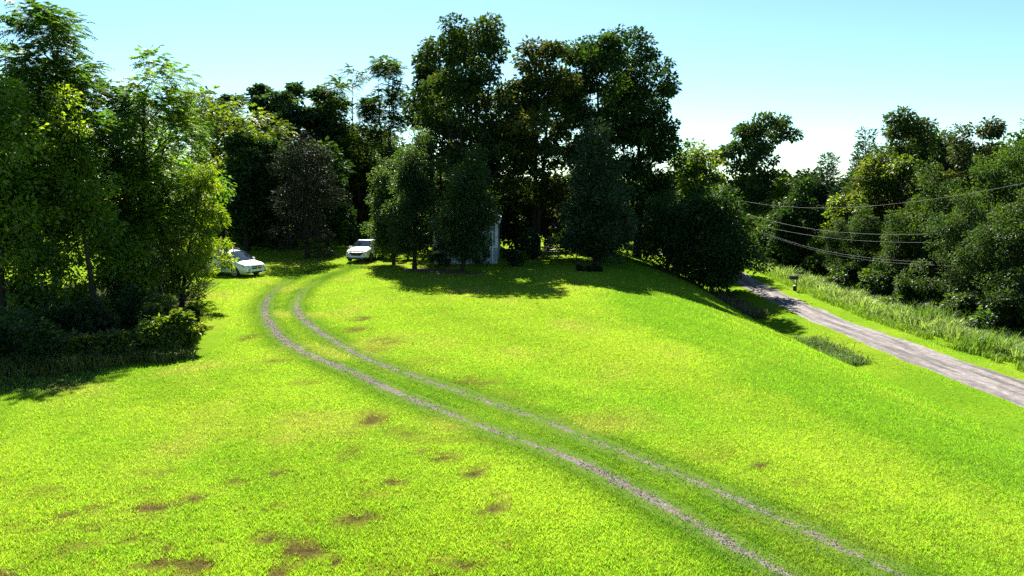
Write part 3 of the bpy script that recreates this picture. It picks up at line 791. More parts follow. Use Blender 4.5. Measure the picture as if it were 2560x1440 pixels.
for px, Y, tp, rz, lb in ((600, 82, 205, 1.0, "leftmost narrow tree of the far skyline row, above the minivan"), (668, 86, 178, 2.2, "second narrow skyline tree from the left, above the pale locust tips"), (715, 80, 194, 3.9, "third narrow skyline tree from the left, lower than its right neighbour"),
                           (815, 85, 186, 5.1, "narrow skyline tree just right of the tallest one in that row"), (862, 88, 215, .4, "rightmost and lowest narrow tree of the far skyline row")):
    copy_plant(pop, px, Y, tp, lb, G_B, rz, ptop, 1.25)
T("dark_tree", "dark tree with a bare black trunk right behind the minivan's windscreen", "tree", 617, 64, 340, 74, 600, shape='oval', leaf='kite', pal=DK, clumps=60, per=300, size=.28, trunk_r=.28, seed=25, cr=1.2, group=G_B)
T("dark_tree", "dark tree standing left of the dusky plum tree", "tree", 690, 66, 345, 74, 597, shape='oval', leaf='kite', pal=DK, clumps=60, per=300, size=.28, trunk_r=.25, seed=26, cr=1.2, group=G_B)
T("dark_tree", "tall dark tree closing the skyline between the thicket and the narrow skyline trees", "tree", 520, 82, 215, 98, 600, shape='broad', leaf='kite', pal=DK, clumps=60, per=300, size=.3, trunk_r=.25, seed=36, cr=1.5, group=G_B)
T("dark_tree", "added dark tree behind the left half of the dusky plum, put there to shade the lawn", "tree", 735, 67, 352, 78, 600, shape='oval', leaf='kite', pal=DK, clumps=50, per=280, size=.3, trunk_r=.2, seed=34, cr=1.25, group=G_B)  # added behind the plum so the lawn between the cars gets more shadow
T("dark_tree", "added dark tree behind the right half of the dusky plum, put there to shade the lawn", "tree", 818, 68, 350, 78, 600, shape='oval', leaf='kite', pal=DK, clumps=50, per=280, size=.3, trunk_r=.2, seed=35, cr=1.25, group=G_B)  # second added shadow caster, widens the shade towards the crossover
T("ash_tree", "tall tree with feathery dark leaves left of the bare stemmed tree", "tree", 905, 84, 162, 82, 520, cx=890, shape='broad', leaf='frond', pal=((.028, .06, .012), (.06, .105, .014)), clumps=56, per=80, size=.75, trunk_r=.25, seed=27, cr=1.4, lobes=.4, group=G_B)
T("ash_tree", "tall slim tree with several bare stems showing sky between them", "tree", 980, 84, 130, 64, 400, cx=975, shape='round', leaf='frond', pal=DK, clumps=34, per=95, size=.75, trunk_r=.22, stems=3, seed=28, cr=1.3, group=G_B)
T("dark_tree", "dark tree rising behind the white crossover's roof", "tree", 915, 86, 350, 80, 590, shape='oval', leaf='kite', pal=DK, clumps=60, per=300, size=.28, trunk_r=.2, seed=29, cr=1.2, group=G_B)
T("dark_tree", "dark tree filling the gap right of the dusky plum tree", "tree", 850, 92, 310, 90, 585, shape='oval', leaf='kite', pal=MID, clumps=60, per=300, size=.32, trunk_r=.2, seed=30, cr=1.4, group=G_B)
T("dark_tree", "dark tree closing the view between the crossover and the tallest pear", "tree", 1000, 92, 345, 70, 590, shape='broad', leaf='kite', pal=DK, clumps=40, per=280, size=.34, trunk_r=.2, seed=37, cr=1.5, group=G_B)
T("dark_tree", "dark tree filling in beneath the bare stemmed tall slim tree", "tree", 945, 95, 305, 74, 590, shape='broad', leaf='kite', pal=DK, clumps=40, per=280, size=.34, trunk_r=.2, seed=38, cr=1.6, group=G_B)
# ornamental pears in front of the house
G_P = "ornamental pear trees in front of the house"
T("pear_tree", "tallest ornamental pear tree, its trunk standing left in the mulch bed", "tree", 1036, 51.3, 318, 80, 634, cx=1044, shape='egg', leaf='kite', pal=((.020, .052, .018), (.042, .078, .018)), clumps=120, per=440, size=.15, trunk_r=.17, seed=31, cr=.95, lobes=.22, mat=M['leaf'], group=G_P)
T("pear_tree", "rounded pear tree with the right trunk of the mulch bed, hiding the house corner", "tree", 1155, 49.4, 370, 95, 640, cx=1180, shape='egg', leaf='kite', pal=((.022, .055, .015), (.050, .090, .016)), clumps=120, per=440, size=.15, trunk_r=.16, seed=32, cr=.95, lobes=.22, mat=M['leaf'], group=G_P)
T("pear_tree", "shorter pear tree tucked left of the tallest one, beside the white crossover", "tree", 985, 54.5, 396, 62, 630, cx=968, shape='egg', leaf='kite', pal=((.022, .056, .017), (.050, .090, .017)), clumps=100, per=420, size=.15, trunk_r=.14, seed=33, cr=.95, lobes=.22, mat=M['leaf'], group=G_P)
# tall trees behind the house
MP = ((.024, .052, .012), (.055, .085, .016))
T("maple_tree", "tallest airy maple with bare limbs showing, left of the skyline's centre group", "tree", 1195, 62, 46, 165, 500, cx=1182, shape='broad', leaf='kite', pal=MP, clumps=84, per=520, size=.27, trunk_r=.38, stems=3, seed=41, cr=1.55, lobes=.35, inner=.25, squash=.62, group=G_M)
T("maple_tree", "slim airy tree at the left shoulder of the tall maples", "tree", 1095, 69, 125, 82, 500, cx=1085, shape='broad', leaf='kite', pal=MP, clumps=52, per=430, size=.28, trunk_r=.28, stems=2, seed=42, cr=1.35, inner=.2, squash=.62, group=G_M)
T("maple_tree", "maple with olive top leaves between the airy and the dense tall maples", "tree", 1345, 62, 90, 124, 520, shape='broad', leaf='kite', pal=((.030, .052, .012), (.085, .095, .016)), clumps=66, per=460, size=.27, trunk_r=.32, stems=2, seed=43, cr=1.45, inner=.2, squash=.62, group=G_M)
T("maple_tree", "dense dark maple with the highest rounded top right of centre", "tree", 1490, 66, 60, 128, 610, shape='broad', leaf='kite', pal=DK, clumps=110, per=480, size=.26, trunk_r=.4, seed=44, cr=1.5, squash=.65, group=G_M)
T("maple_tree", "dense dark maple forming the right shoulder of the tall group", "tree", 1592, 69, 80, 124, 620, shape='broad', leaf='kite', pal=DK, clumps=110, per=480, size=.26, trunk_r=.38, seed=45, cr=1.5, lobes=.2, squash=.65, group=G_M)
T("cedar_tree", "dark cone shaped cedar standing before the dense maples", "tree", 1490, 55.6, 296, 98, 640, shape='cone', leaf='needle', pal=CED, clumps=120, per=360, size=.30, trunk_r=.2, seed=46, cr=1.05, lobes=.4, mat=M['needle'], group=G_M)
T("understory_tree", "sunlit yellow green tree seen under the tall maples", "tree", 1395, 78, 470, 70, 595, shape='round', leaf='kite', pal=YG, clumps=46, per=260, size=.26, trunk_r=.15, seed=47, group=G_M)
T("understory_tree", "shaded tree behind the bush at the house corner", "tree", 1290, 66, 440, 72, 640, shape='oval', leaf='kite', pal=DK, clumps=54, per=300, size=.26, trunk_r=.15, seed=48, cr=1.1, group=G_M)
T("understory_tree", "leafy tree behind the pear trees and the house roof", "tree", 1110, 76, 380, 100, 640, shape='round', leaf='kite', pal=MID, clumps=60, per=300, size=.3, trunk_r=.2, seed=49, cr=1.4, group=G_M)
T("understory_tree", "dusky reddish leaved small tree behind the picnic table", "tree", 1362, 66, 510, 52, 610, shape='round', leaf='kite', pal=((.040, .030, .022), (.055, .06, .02)), clumps=34, per=260, size=.22, trunk_r=.1, seed=50, group=G_M)
# dark mass left of the road
T("roadside_tree", "dark leafy tree overhanging the left edge of the gravel road", "tree", 1778, 61, 455, 122, 715, shape='egg', leaf='kite', pal=DK, clumps=120, per=360, size=.22, trunk_r=.2, seed=51, cr=1.45, lobes=.42, group=G_M)
T("roadside_tree", "dark low tree between the cedar and the road", "tree", 1668, 60, 462, 80, 660, shape='egg', leaf='kite', pal=DK, clumps=70, per=330, size=.22, trunk_r=.2, seed=52, cr=1.2, lobes=.42, group=G_M)
T("roadside_tree", "lighter green tree showing above the dark roadside trees", "tree", 1715, 78, 352, 80, 620, shape='oval', leaf='kite', pal=MID, clumps=60, per=320, size=.28, trunk_r=.2, seed=53, cr=1.3, group=G_M)
T("roadside_tree", "sunlit tree behind the dark overhanging roadside tree", "tree", 1752, 76, 366, 70, 660, shape='oval', leaf='kite', pal=((.05, .095, .012), (.10, .15, .014)), clumps=54, per=300, size=.28, trunk_r=.2, seed=54, cr=1.3, group=G_M)
T("oak_tree", "lone tall open crowned tree where the road disappears", "tree", 1868, 96, 274, 108, 560, cx=1872, shape='broad', leaf='kite', pal=((.026, .058, .018), (.05, .09, .02)), clumps=60, per=380, size=.38, trunk_r=.32, seed=55, cr=1.7, lobes=.35, inner=.2, squash=.6, group=G_R)
# wood beyond the road
T("wood_tree", "light green feathery tree at the left end of the wood beyond the road", "tree", 1962, 86, 420, 64, 670, shape='oval', leaf='frond', pal=((.05, .10, .012), (.10, .15, .014)), clumps=44, per=80, size=.85, trunk_r=.18, seed=61, cr=1.4, group=G_R)
T("pine_tree", "short bluish pine on the wood's skyline, left of the taller pine", "tree", 2052, 82, 362, 58, 640, shape='cone', leaf='needle', pal=BLU, clumps=80, per=210, size=.42, trunk_r=.16, seed=62, cr=.95, mat=M['needle'], group=G_R)
T("pine_tree", "taller bluish pine with a spiky tip on the wood's skyline", "tree", 2142, 78, 310, 72, 640, shape='cone', leaf='needle', pal=BLU, clumps=90, per=210, size=.42, trunk_r=.18, seed=63, cr=1.05, mat=M['needle'], group=G_R)
T("wood_tree", "highest broad tree of the wood beyond the road", "tree", 2232, 70, 268, 122, 660, shape='broad', leaf='kite', pal=bright(((.036, .075, .018), (.075, .105, .02)), 0.85), clumps=86, per=420, size=.25, trunk_r=.25, seed=64, cr=1.35, lobes=.4, group=G_R)
T("wood_tree", "brownish green dome topped tree left of the wood's right end", "tree", 2415, 62, 290, 118, 660, shape='broad', leaf='kite', pal=((.038, .060, .020), (.070, .085, .028)), clumps=80, per=400, size=.23, trunk_r=.2, seed=65, cr=1.25, group=G_R)
T("wood_tree", "large leafy tree at the right picture edge beyond the road", "tree", 2545, 52, 300, 130, 740, shape='oval', leaf='kite', pal=bright(MID, 0.78), clumps=90, per=440, size=.16, trunk_r=.2, seed=66, cr=1.05, mat=M['leaf_gloss'], group=G_R)
T("wood_tree", "sunlit green tree below the brownish dome in the wood", "tree", 2455, 53, 365, 100, 740, shape='oval', leaf='kite', pal=bright(MID, 0.85), clumps=76, per=420, size=.16, trunk_r=.18, seed=67, cr=1.0, mat=M['leaf_gloss'], group=G_R)
T("wood_tree", "leafy tree in front of the wood's highest broad tree", "tree", 2310, 57, 405, 98, 740, shape='egg', leaf='kite', pal=bright(((.036, .082, .016), (.075, .13, .018)), 0.8), clumps=80, per=420, size=.17, trunk_r=.18, seed=68, cr=1.05, mat=M['leaf_gloss'], group=G_R)
T("wood_tree", "olive tinted tree between the taller pine and the highest broad tree", "tree", 2180, 67, 380, 84, 690, shape='oval', leaf='kite', pal=OLV, clumps=66, per=330, size=.25, trunk_r=.18, seed=69, cr=1.15, group=G_R)
T("wood_tree", "vine hung tree with bright yellow green leaves above the mailbox", "tree", 2075, 70, 460, 64, 690, shape='wild', leaf='kite', pal=YG, clumps=60, per=280, size=.24, trunk_r=.15, seed=70, cr=1.0, group=G_R)
T("wood_tree", "dark tree at the wood's edge left of the mailbox", "tree", 1945, 82, 490, 72, 680, shape='oval', leaf='kite', pal=DK, clumps=56, per=300, size=.3, trunk_r=.18, seed=71, cr=1.3, group=G_R)
T("wood_tree", "dark tree deep in the wood right behind the mailbox", "tree", 2010, 75, 440, 72, 700, shape='oval', leaf='kite', pal=DK, clumps=60, per=300, size=.28, trunk_r=.18, seed=72, cr=1.2, group=G_R)
G_E = "low leafy trees along the wood's edge"
e1 = T("edge_tree", "glossy leaved tree at the wood's edge under the wires, above the reeds", "tree", 2370, 51, 455, 95, 800, shape='oval', leaf='kite', pal=((.024, .056, .014), (.055, .095, .017)), clumps=84, per=420, size=.155, trunk_r=.12, seed=73, cr=1.0, mat=M['leaf_gloss'], group=G_E)
etop = on_plane(2370, 455, 51)[2] - H1((2370 - 1280) / F * 51, 51)
for px, Y, tp, rz, wd, lb in ((2500, 45, 450, 1.3, .95, "glossy tree at the wood's edge nearest the right picture edge"), (2260, 58, 485, 2.6, 1, "low tree at the wood's edge below the leafy tree in front"), (2165, 63, 500, 4.0, 1, "low tree at the wood's edge right above the roadside weeds' middle"),
                              (2100, 66, 535, 5.2, 1, "low bushy tree at the wood's edge just right of the mailbox"), (2620, 43, 400, .7, 1, "low tree mostly cut off by the right picture edge")):
    copy_plant(e1, px, Y, tp, lb, G_E, rz, etop, wd)
dk1 = T("wood_tree", "dark tree filling the depth of the wood below its highest tree", "tree", 2235, 76, 420, 105, 710, shape='oval', leaf='kite', pal=DK, clumps=66, per=330, size=.32, trunk_r=.2, seed=74, cr=1.5, group=G_R)
dtop = on_plane(2235, 420, 76)[2] - H1((2235 - 1280) / F * 76, 76)
copy_plant(dk1, 2480, 68, 375, "dark tree filling the depth of the wood at its right end", G_R, 2.0, dtop, 1.1)
copy_plant(dk1, 2350, 74, 400, "dark tree filling the depth of the wood left of the brownish dome", G_R, 3.7, dtop, 1.1)
copy_plant(dk1, 2110, 86, 420, "dark tree deep in the wood between the two pines", G_R, 5.0, dtop, 1.1)
copy_plant(dk1, 2330, 84, 322, "dark tree on the wood's skyline between its highest tree and the brownish dome", G_R, .3, dtop, 1.1)
copy_plant(dk1, 2505, 76, 315, "dark tree on the wood's skyline right of the brownish dome", G_R, 4.3, dtop, 1.1)
copy_plant(dk1, 2010, 92, 425, "dark tree on the wood's skyline left of the short pine", G_R, 2.9, dtop, 1.0)
copy_plant(dk1, 2600, 62, 360, "dark tree deep in the wood behind the right picture edge", G_R, 1.0, dtop, 1.1)
# the far tree line that closes the view under the crowns
far = T("distant_tree", "distant tree of the far tree line seen between the nearer trunks", "tree", 1300, 118, 452, 62, 575, shape='dome', leaf='kite', pal=((.035, .075, .016), (.09, .13, .018)), clumps=50, per=200, size=.45, trunk_r=.2, seed=120, cr=1.7, group="far tree line")
ftop = on_plane(1300, 452, 118)[2] - H1((1300 - 1280) / F * 118, 118)
rf_ = np.random.default_rng(5)
def far_label(px):
    return ("distant tree glimpsed behind the locust trees left of the dusky plum" if px < 700 else "distant tree glimpsed between the dusky plum and the pear trees" if px < 1000 else
            "distant tree of the far tree line seen between the nearer trunks" if px < 1450 else "distant tree glimpsed right of the dense maples towards the road")
for px in list(range(440, 1300, 58)) + list(range(1345, 1960, 55)):
    copy_plant(far, px + rf_.uniform(-15, 15), 118 + rf_.uniform(-9, 14), 458 + rf_.uniform(-22, 16), far_label(px), "far tree line", rf_.uniform(0, 6.28), ftop, rf_.uniform(1.0, 1.4))

# ------------------------------------------------------------------ bushes and weeds
G_S, G_H = "bushes along the thicket's edge", "bushes beside the house"
def bush(label, px, Y, top, hw, group, pal=DK, leaf='kite', size=.12, per=260, clumps=26, seed=0, name="bush", mat=None, cr=None, depth=1.0):
    return plant_px(name, label, "bush", px, Y, top, hw, 2000, shape='dome', leaf=leaf, pal=pal, clumps=clumps, per=per, size=size, trunk_r=.05, seed=seed, names=('stem', 'foliage'), group=group, mat=mat, cr=cr, depth=depth)
bush("dark bush in the thicket's lower left corner by the picture edge", 30, 25.0, 770, 105, G_S, DK, seed=81, clumps=40)
bush("dark bush between the left corner bush and the tallest tree's trunk", 150, 27.2, 770, 80, G_S, DK, seed=82, clumps=34)
bush("shaded bush with pale flecks at the middle of the thicket's edge", 235, 27.8, 740, 75, G_S, ((.035, .062, .02), (.075, .095, .035)), seed=83, clumps=34)
bush("bush under the leaning small tree's left side", 345, 29.5, 715, 70, G_S, DK, seed=84, clumps=34)
bush("leafy bush with light leaf edges near the thicket's right corner", 410, 28.3, 735, 66, G_S, ((.035, .075, .018), (.085, .125, .03)), seed=85, clumps=36, mat=M['leaf_gloss'])
bush("large dark bush at the left picture edge, lowest in the thicket", 40, 23.6, 786, 125, G_S, DK, seed=106, clumps=40)
bush("olive grassy bush on the thicket's front edge, left of the trunks' gap", 190, 24.4, 850, 70, G_S, ((.05, .085, .016), (.11, .14, .03)), leaf='narrow', seed=107, size=.22, clumps=34, cr=.4)
bush("pale flecked low bush on the thicket's front edge, middle one of three", 300, 24.9, 838, 62, G_S, ((.055, .09, .018), (.12, .15, .035)), leaf='narrow', seed=108, size=.22, clumps=30, cr=.4)
bush("lush green bush on the thicket's front edge next to the corner bush", 395, 25.6, 806, 64, G_S, ((.05, .105, .014), (.12, .17, .02)), leaf='narrow', seed=109, size=.2, clumps=34, cr=.45)
bush("small rounded dark shrub beside the leaning tree's foot", 478, 31.5, 765, 26, G_S, ((.035, .055, .018), (.06, .08, .022)), leaf='narrow', seed=86, size=.14, clumps=24)
bush("grassy green bush on the thicket's right corner touching the lawn", 452, 26.0, 778, 56, G_S, ((.055, .10, .014), (.11, .155, .02)), leaf='narrow', seed=87, size=.2, clumps=30)
bush("low dark bush under the thicket's left trees behind the corner bush", 60, 29, 690, 90, G_S, DK, seed=88, clumps=34)
bush("tall dark undergrowth bush at the foot of the leafy saplings", 300, 33, 650, 95, G_S, ((.03, .07, .014), (.06, .11, .014)), seed=89, clumps=40)
bush("rounded dark bush at the right corner of the house", 1283, 53.2, 622, 30, G_H, ((.022, .055, .022), (.04, .08, .026)), seed=91, size=.13)
bush("dark bush between the two pear trunks against the house", 1105, 53.2, 588, 42, G_H, ((.022, .055, .018), (.04, .08, .02)), seed=92, size=.13)
bush("low bush left of the rounded corner bush, under the pale skirting", 1208, 53.0, 606, 28, G_H, ((.03, .06, .022), (.05, .085, .026)), seed=93, size=.12, clumps=16)
bush("upright dark bush in deep shade right of the house corner", 1325, 57.5, 560, 30, G_H, DK, seed=94, size=.2)
bush("low dark shrub alone on the shaded lawn below the cedar", 1474, 49.8, 666, 28, G_H, ((.014, .03, .012), (.025, .045, .014)), leaf='narrow', seed=95, size=.16, clumps=22, name="low_shrub", cr=.35)
bush("sunlit bush in the clearing left of the dusky plum tree's trunk", 735, 67, 597, 14, G_H, YG, seed=96, size=.2, clumps=14)
bush("sunlit bank of brush in the gap right of the cedar", 1590, 84, 604, 42, G_H, YG, seed=97, size=.26, clumps=34)
bush("dark undergrowth bush right of the sunlit gap beside the cedar", 1690, 62, 585, 46, G_H, DK, seed=98, size=.2, clumps=34)
bush("dark undergrowth bush behind the cedar's foot", 1440, 68, 565, 70, G_H, DK, seed=99, size=.24, clumps=40)
bush("shaded hedge like bush left of the plum tree's trunk", 650, 70, 560, 60, G_H, DK, seed=100, size=.26, clumps=36)
bush("shaded bush far behind the white crossover", 860, 74, 560, 75, G_H, DK, seed=101, size=.26, clumps=40)
bush("tall dark undergrowth behind the minivan's tail", 540, 74, 440, 95, G_H, DK, seed=104, size=.26, clumps=50)
bush("tall dark undergrowth left of the minivan, behind the leaning tree", 440, 64, 400, 95, G_H, DK, seed=105, size=.24, clumps=50)
bush("dark bush between the crossover and the tallest pear trunk", 985, 58, 590, 55, G_H, DK, seed=102, size=.18, clumps=36)
G_W = "bushes at the foot of the wood"
bw = bush("dark bush at the wood's foot behind the mailbox", 2035, 69, 640, 48, G_W, DK, seed=103, size=.2, clumps=34)
btop = on_plane(2035, 640, 69)[2] - H1((2035 - 1280) / F * 69, 69)
for px, Y, tp, rz, lb in ((1935, 80, 620, .8, "dark bush at the wood's foot near where the road bends away"), (2120, 63, 655, 2.0, "dark bush at the wood's foot, second right of the mailbox"), (2200, 58, 670, 3.1, "dark bush at the wood's foot behind the pale weeds"),
                          (2290, 53, 690, 4.4, "dark bush at the wood's foot left of the tall reeds"), (2400, 48, 720, 5.3, "dark bush at the wood's foot behind the tall reeds"), (2520, 43, 740, 1.5, "dark bush at the wood's foot by the right picture edge"), (1880, 90, 600, 2.4, "dark bush behind the utility pole at the road's far end")):
    copy_plant(bw, px, Y, tp, lb, G_W, rz, btop, 1.15)

def blades_at(pts, hmin, hmax, wmin, wmax, pal, seed, name, label, lean=(.2, .8), mat=None):
    r = np.random.default_rng(seed)
    n = len(pts)
    col = palette(r, n, pal[0], pal[1], np.zeros(n, int), 1, .3)
    lm = r.random((n, 1)); col = np.array(pal[0]) * (1 - lm) + np.array(pal[1]) * lm
    col = np.clip(col * (1 + r.normal(0, .22, (n, 1))), .004, .6)
    vary = .45 + 1.1 * fbm(pts[:, 0] * .55, pts[:, 1] * .55, seed + 40, 3)
    yel = fbm(pts[:, 0] * .8, pts[:, 1] * .8, seed + 60, 3)[:, None]; col = col * (1 + .9 * (yel - .5)) * np.array([1, 1, 1 - .0])
    col = np.clip(col, .004, .6)
    return tag(tri_blades(pts[:, 0], pts[:, 1], H(pts[:, 0], pts[:, 1]) - .02, r.uniform(hmin, hmax, n) * vary, r.uniform(wmin, wmax, n), r.uniform(*lean, n), col, r, mat or M['weed'], name, True), label, "weeds", kind="stuff")
def strip_pts(n, y0, y1, a, b, seed, thr=0.0, fade=None):
    r = np.random.default_rng(seed)
    y = 1 / r.uniform(1 / y1, 1 / y0, n)
    x = road_x(y) + a + (b - a) * r.random(n) ** .8
    k = fbm(x * .5, y * .5, seed, 3) > thr
    return np.stack([x[k], y[k]], 1)
p = strip_pts(22000, 27, 84, 2.7, 5.2, 5, .36)
blades_at(p, .18, .5, .02, .05, ((.07, .15, .014), (.16, .24, .03)), 5, "verge_grass", "knee high bright grass on the verge beyond the gravel road")
p = strip_pts(26000, 27, 84, 4.3, 7.6, 6, .2)
blades_at(p, .45, 1.15, .03, .075, ((.10, .19, .04), (.26, .33, .12)), 6, "roadside_weeds", "tall pale weeds between the verge and the wood", (.2, .9))
# weeds in the ditch on this side of the road
r_ = np.random.default_rng(9)
dy = r_.uniform(37, 43, 2600); dx = road_x(dy) - 3.6 + r_.normal(0, .38, 2600)
blades_at(np.stack([dx, dy], 1), .2, .55, .02, .05, ((.05, .10, .025), (.12, .18, .06)), 9, "ditch_weeds", "clump of greyish weeds in the ditch beside the road", (.3, 1.0))
dy = r_.uniform(50, 60, 2200); dx = road_x(dy) - 4.0 + r_.normal(0, .4, 2200)
blades_at(np.stack([dx, dy], 1), .3, .8, .03, .06, ((.10, .10, .05), (.17, .16, .09)), 10, "ditch_grass", "dry brownish grass in the shaded ditch left of the road", (.3, .9))
# tall grass along the thicket's edge
E_ = np.array(BUSH_EDGE[:6]); s_ = np.r_[0, np.cumsum(np.linalg.norm(np.diff(E_, axis=0), axis=1))]
q = r_.uniform(22, s_[-1] - 5.2, 5200)
ex, ey = np.interp(q, s_, E_[:, 0]), np.interp(q, s_, E_[:, 1])
off = np.abs(r_.normal(0, .9, len(q))) - .25 + 1.0 * (fbm(q * .9, q * 0 + 2, 15, 3) - .4)
blades_at(np.stack([ex - off * .35, ey + off * .9], 1), .22, .7, .015, .035, ((.07, .115, .018), (.20, .21, .06)), 12, "thicket_grass", "long arching pale grass along the thicket's front edge", (.4, 1.1))
def reed(label, px, py, hgt, n, seed, spread=.7):
    g = on_ground(px, py)
    r = np.random.default_rng(seed)
    root = empty("reed_clump", tuple(g)); tag(root, label, "reeds", "tall reed clumps beside the road")
    mb = MB(); V = []; C = []
    for i in range(n):
        a = r.uniform(0, 6.28); l = r.uniform(.2, .75); h = hgt * r.uniform(.6, 1.1); o = r.normal(0, spread * .5, 2)
        d = np.array([math.cos(a), math.sin(a)]); sd = np.array([-d[1], d[0]]) * r.uniform(.02, .04)
        prev = None
        for f in (0, .35, .65, .88, 1.0):
            p = np.array([*(o + d * l * h * f ** 1.9), h * f * (1 - .42 * l * f ** 2)])
            w = np.array([*sd, 0]) * (1.02 - f)
            if prev is not None:
                V += [prev[0], prev[1], p + w, p - w]; cc = np.array([.06, .13, .016]) + r.random() * np.array([.07, .09, .01]); C += [cc] * 4
            prev = (p - w, p + w)
    me = raw_mesh("leaf_blades", np.array(V), 4, None, np.array(C)); new_obj("leaf_blades", me, M['weed'], root)
reed("larger clump of tall arching reeds beyond the road", 2330, 815, 1.9, 420, 1, 1.9)
reed("smaller clump of tall arching reeds nearer the right picture edge", 2455, 880, 1.6, 300, 2, 1.4)
reed("ragged clump of tall reeds cut off by the right picture edge", 2556, 890, 1.5, 220, 4, 1.2)
reed("low arching reeds right behind the mailbox", 2030, 722, 1.3, 120, 3, 1.1)

# bare brown shrub in the thicket behind the leaning tree
g = np.array([(405 - 1280) / F * 36, 36.0]); root = empty("dead_shrub", (g[0], g[1], H1(*g)))
tag(root, "leafless brown tangle of twigs behind the leaning small tree", "shrub")
mb = MB(); r_ = np.random.default_rng(77)
for i in range(46):
    a = r_.uniform(0, 6.28); l = r_.uniform(1.2, 2.6); hgt = r_.uniform(2.2, 4.6)
    p1 = np.array([math.cos(a) * l * .35, math.sin(a) * l * .35, hgt * .55]); p2 = np.array([math.cos(a) * l, math.sin(a) * l, hgt])
    mb.tube([(0.1 * math.cos(a), .1 * math.sin(a), -.1), p1, p2], [.035, .02, .006], 4, False)
    for _ in range(4):
        e = p1 + (p2 - p1) * r_.random() ; f = e + r_.normal(0, .45, 3)
        mb.tube([e, f], [.012, .004], 3, False)
mb.build("branches", M['deadwood'], root, True)

# mulch bed round the two pear trunks
g0, g1 = on_ground(1010, 674), on_ground(1185, 684)
cxm, cym = (g0[0] + g1[0]) / 2, (g0[1] + g1[1]) / 2
V = [(cxm, cym, H1(cxm, cym) + .1)]; Fm = []
for rI, rr in enumerate((.45, .8, 1.0)):
    for k in range(40):
        a = 2 * math.pi * k / 40; w = 1 + .14 * math.sin(3 * a + 1) + .08 * math.sin(7 * a)
        x = cxm + math.cos(a) * 3.1 * rr * w; y = cym + math.sin(a) * 1.15 * rr * w + (x - cxm) * -.45
        V.append((x, y, H1(x, y) + (.085, .05, -.02)[rI]))
for k in range(40):
    Fm.append((0, 1 + k, 1 + (k + 1) % 40))
    for rI in (0, 1):
        a, b = 1 + rI * 40, 1 + (rI + 1) * 40
        Fm.append((a + k, b + k, b + (k + 1) % 40, a + (k + 1) % 40))
tag(MB().add(V, Fm).build("mulch_bed", M['mulch'], None, True), kind="structure")

# ------------------------------------------------------------------ cars (x forward, y left, z up, origin on the ground under the middle)
def lerp(a, b, f): return a + (b - a) * f
def ring(st):
    """half cross-section of the body at one station, bottom centre to top centre"""
    x, w, zb, zs, zt, wt = st
    return [(x, 0, zb), (x, .80 * w, zb), (x, .955 * w, zb + .07), (x, w, lerp(zb, zs, .35)), (x, w * .995, lerp(zb, zs, .72)), (x, w * .955, zs), (x, lerp(w * .955, wt, .5), lerp(zs, zt, .5)), (x, wt, zt - .055), (x, wt * .86, zt - .012), (x, 0, zt)]
def car_body(stations, mat, parent):
    rings = [ring(s) for s in stations]; k = len(rings[0]); V = []; Fc = []
    for r in rings:
        V += r + [(x, -y, z) for (x, y, z) in r[-2:0:-1]]
    n = 2 * k - 2
    for i in range(len(rings) - 1):
        for j in range(n):
            Fc.append((i * n + j, i * n + (j + 1) % n, (i + 1) * n + (j + 1) % n, (i + 1) * n + j))
    Fc.append(tuple(range(n))); Fc.append(tuple((len(rings) - 1) * n + j for j in range(n))[::-1])
    me = bpy.data.meshes.new("body"); me.from_pydata(V, [], Fc)
    me.polygons.foreach_set("use_smooth", np.ones(len(me.polygons), bool)); me.update()
    o = new_obj("body", me, mat, parent)
    md = o.modifiers.new("smooth", 'SUBSURF'); md.levels = 2; md.render_levels = 2
    return o
def panel(name, quad, off, mat, parent, nu=6, nv=4, bulge=0.0):
    """a curved pane over four corners (a, b along the bottom; c, d along the top), raised by off along its normal, with thickness"""
    a, b, c, d = [np.array(p, float) for p in quad]
    nrm = unit(np.cross(b - a, d - a)); V = []; Fc = []
    for lay in (off, off - .02):
        for j in range(nv + 1):
            for i in range(nu + 1):
                u, v = i / nu, j / nv
                p = lerp(lerp(a, b, u), lerp(d, c, u), v)
                V.append(p + nrm * (lay + bulge * (4 * u * (1 - u)) * .7))
    N = (nu + 1) * (nv + 1)
    for j in range(nv):
        for i in range(nu):
            q = j * (nu + 1) + i
            Fc.append((q, q + 1, q + nu + 2, q + nu + 1)); Fc.append((N + q + nu + 1, N + q + nu + 2, N + q + 1, N + q))
    rim = [i for i in range(nu)] + [j * (nu + 1) + nu for j in range(nv)] + [nv * (nu + 1) + nu - i for i in range(nu)] + [(nv - j) * (nu + 1) for j in range(nv)]
    for i in range(len(rim)):
        p, q = rim[i], rim[(i + 1) % len(rim)]
        Fc.append((p, N + p, N + q, q))
    return MB().add(V, Fc).build(name, mat, parent, False)
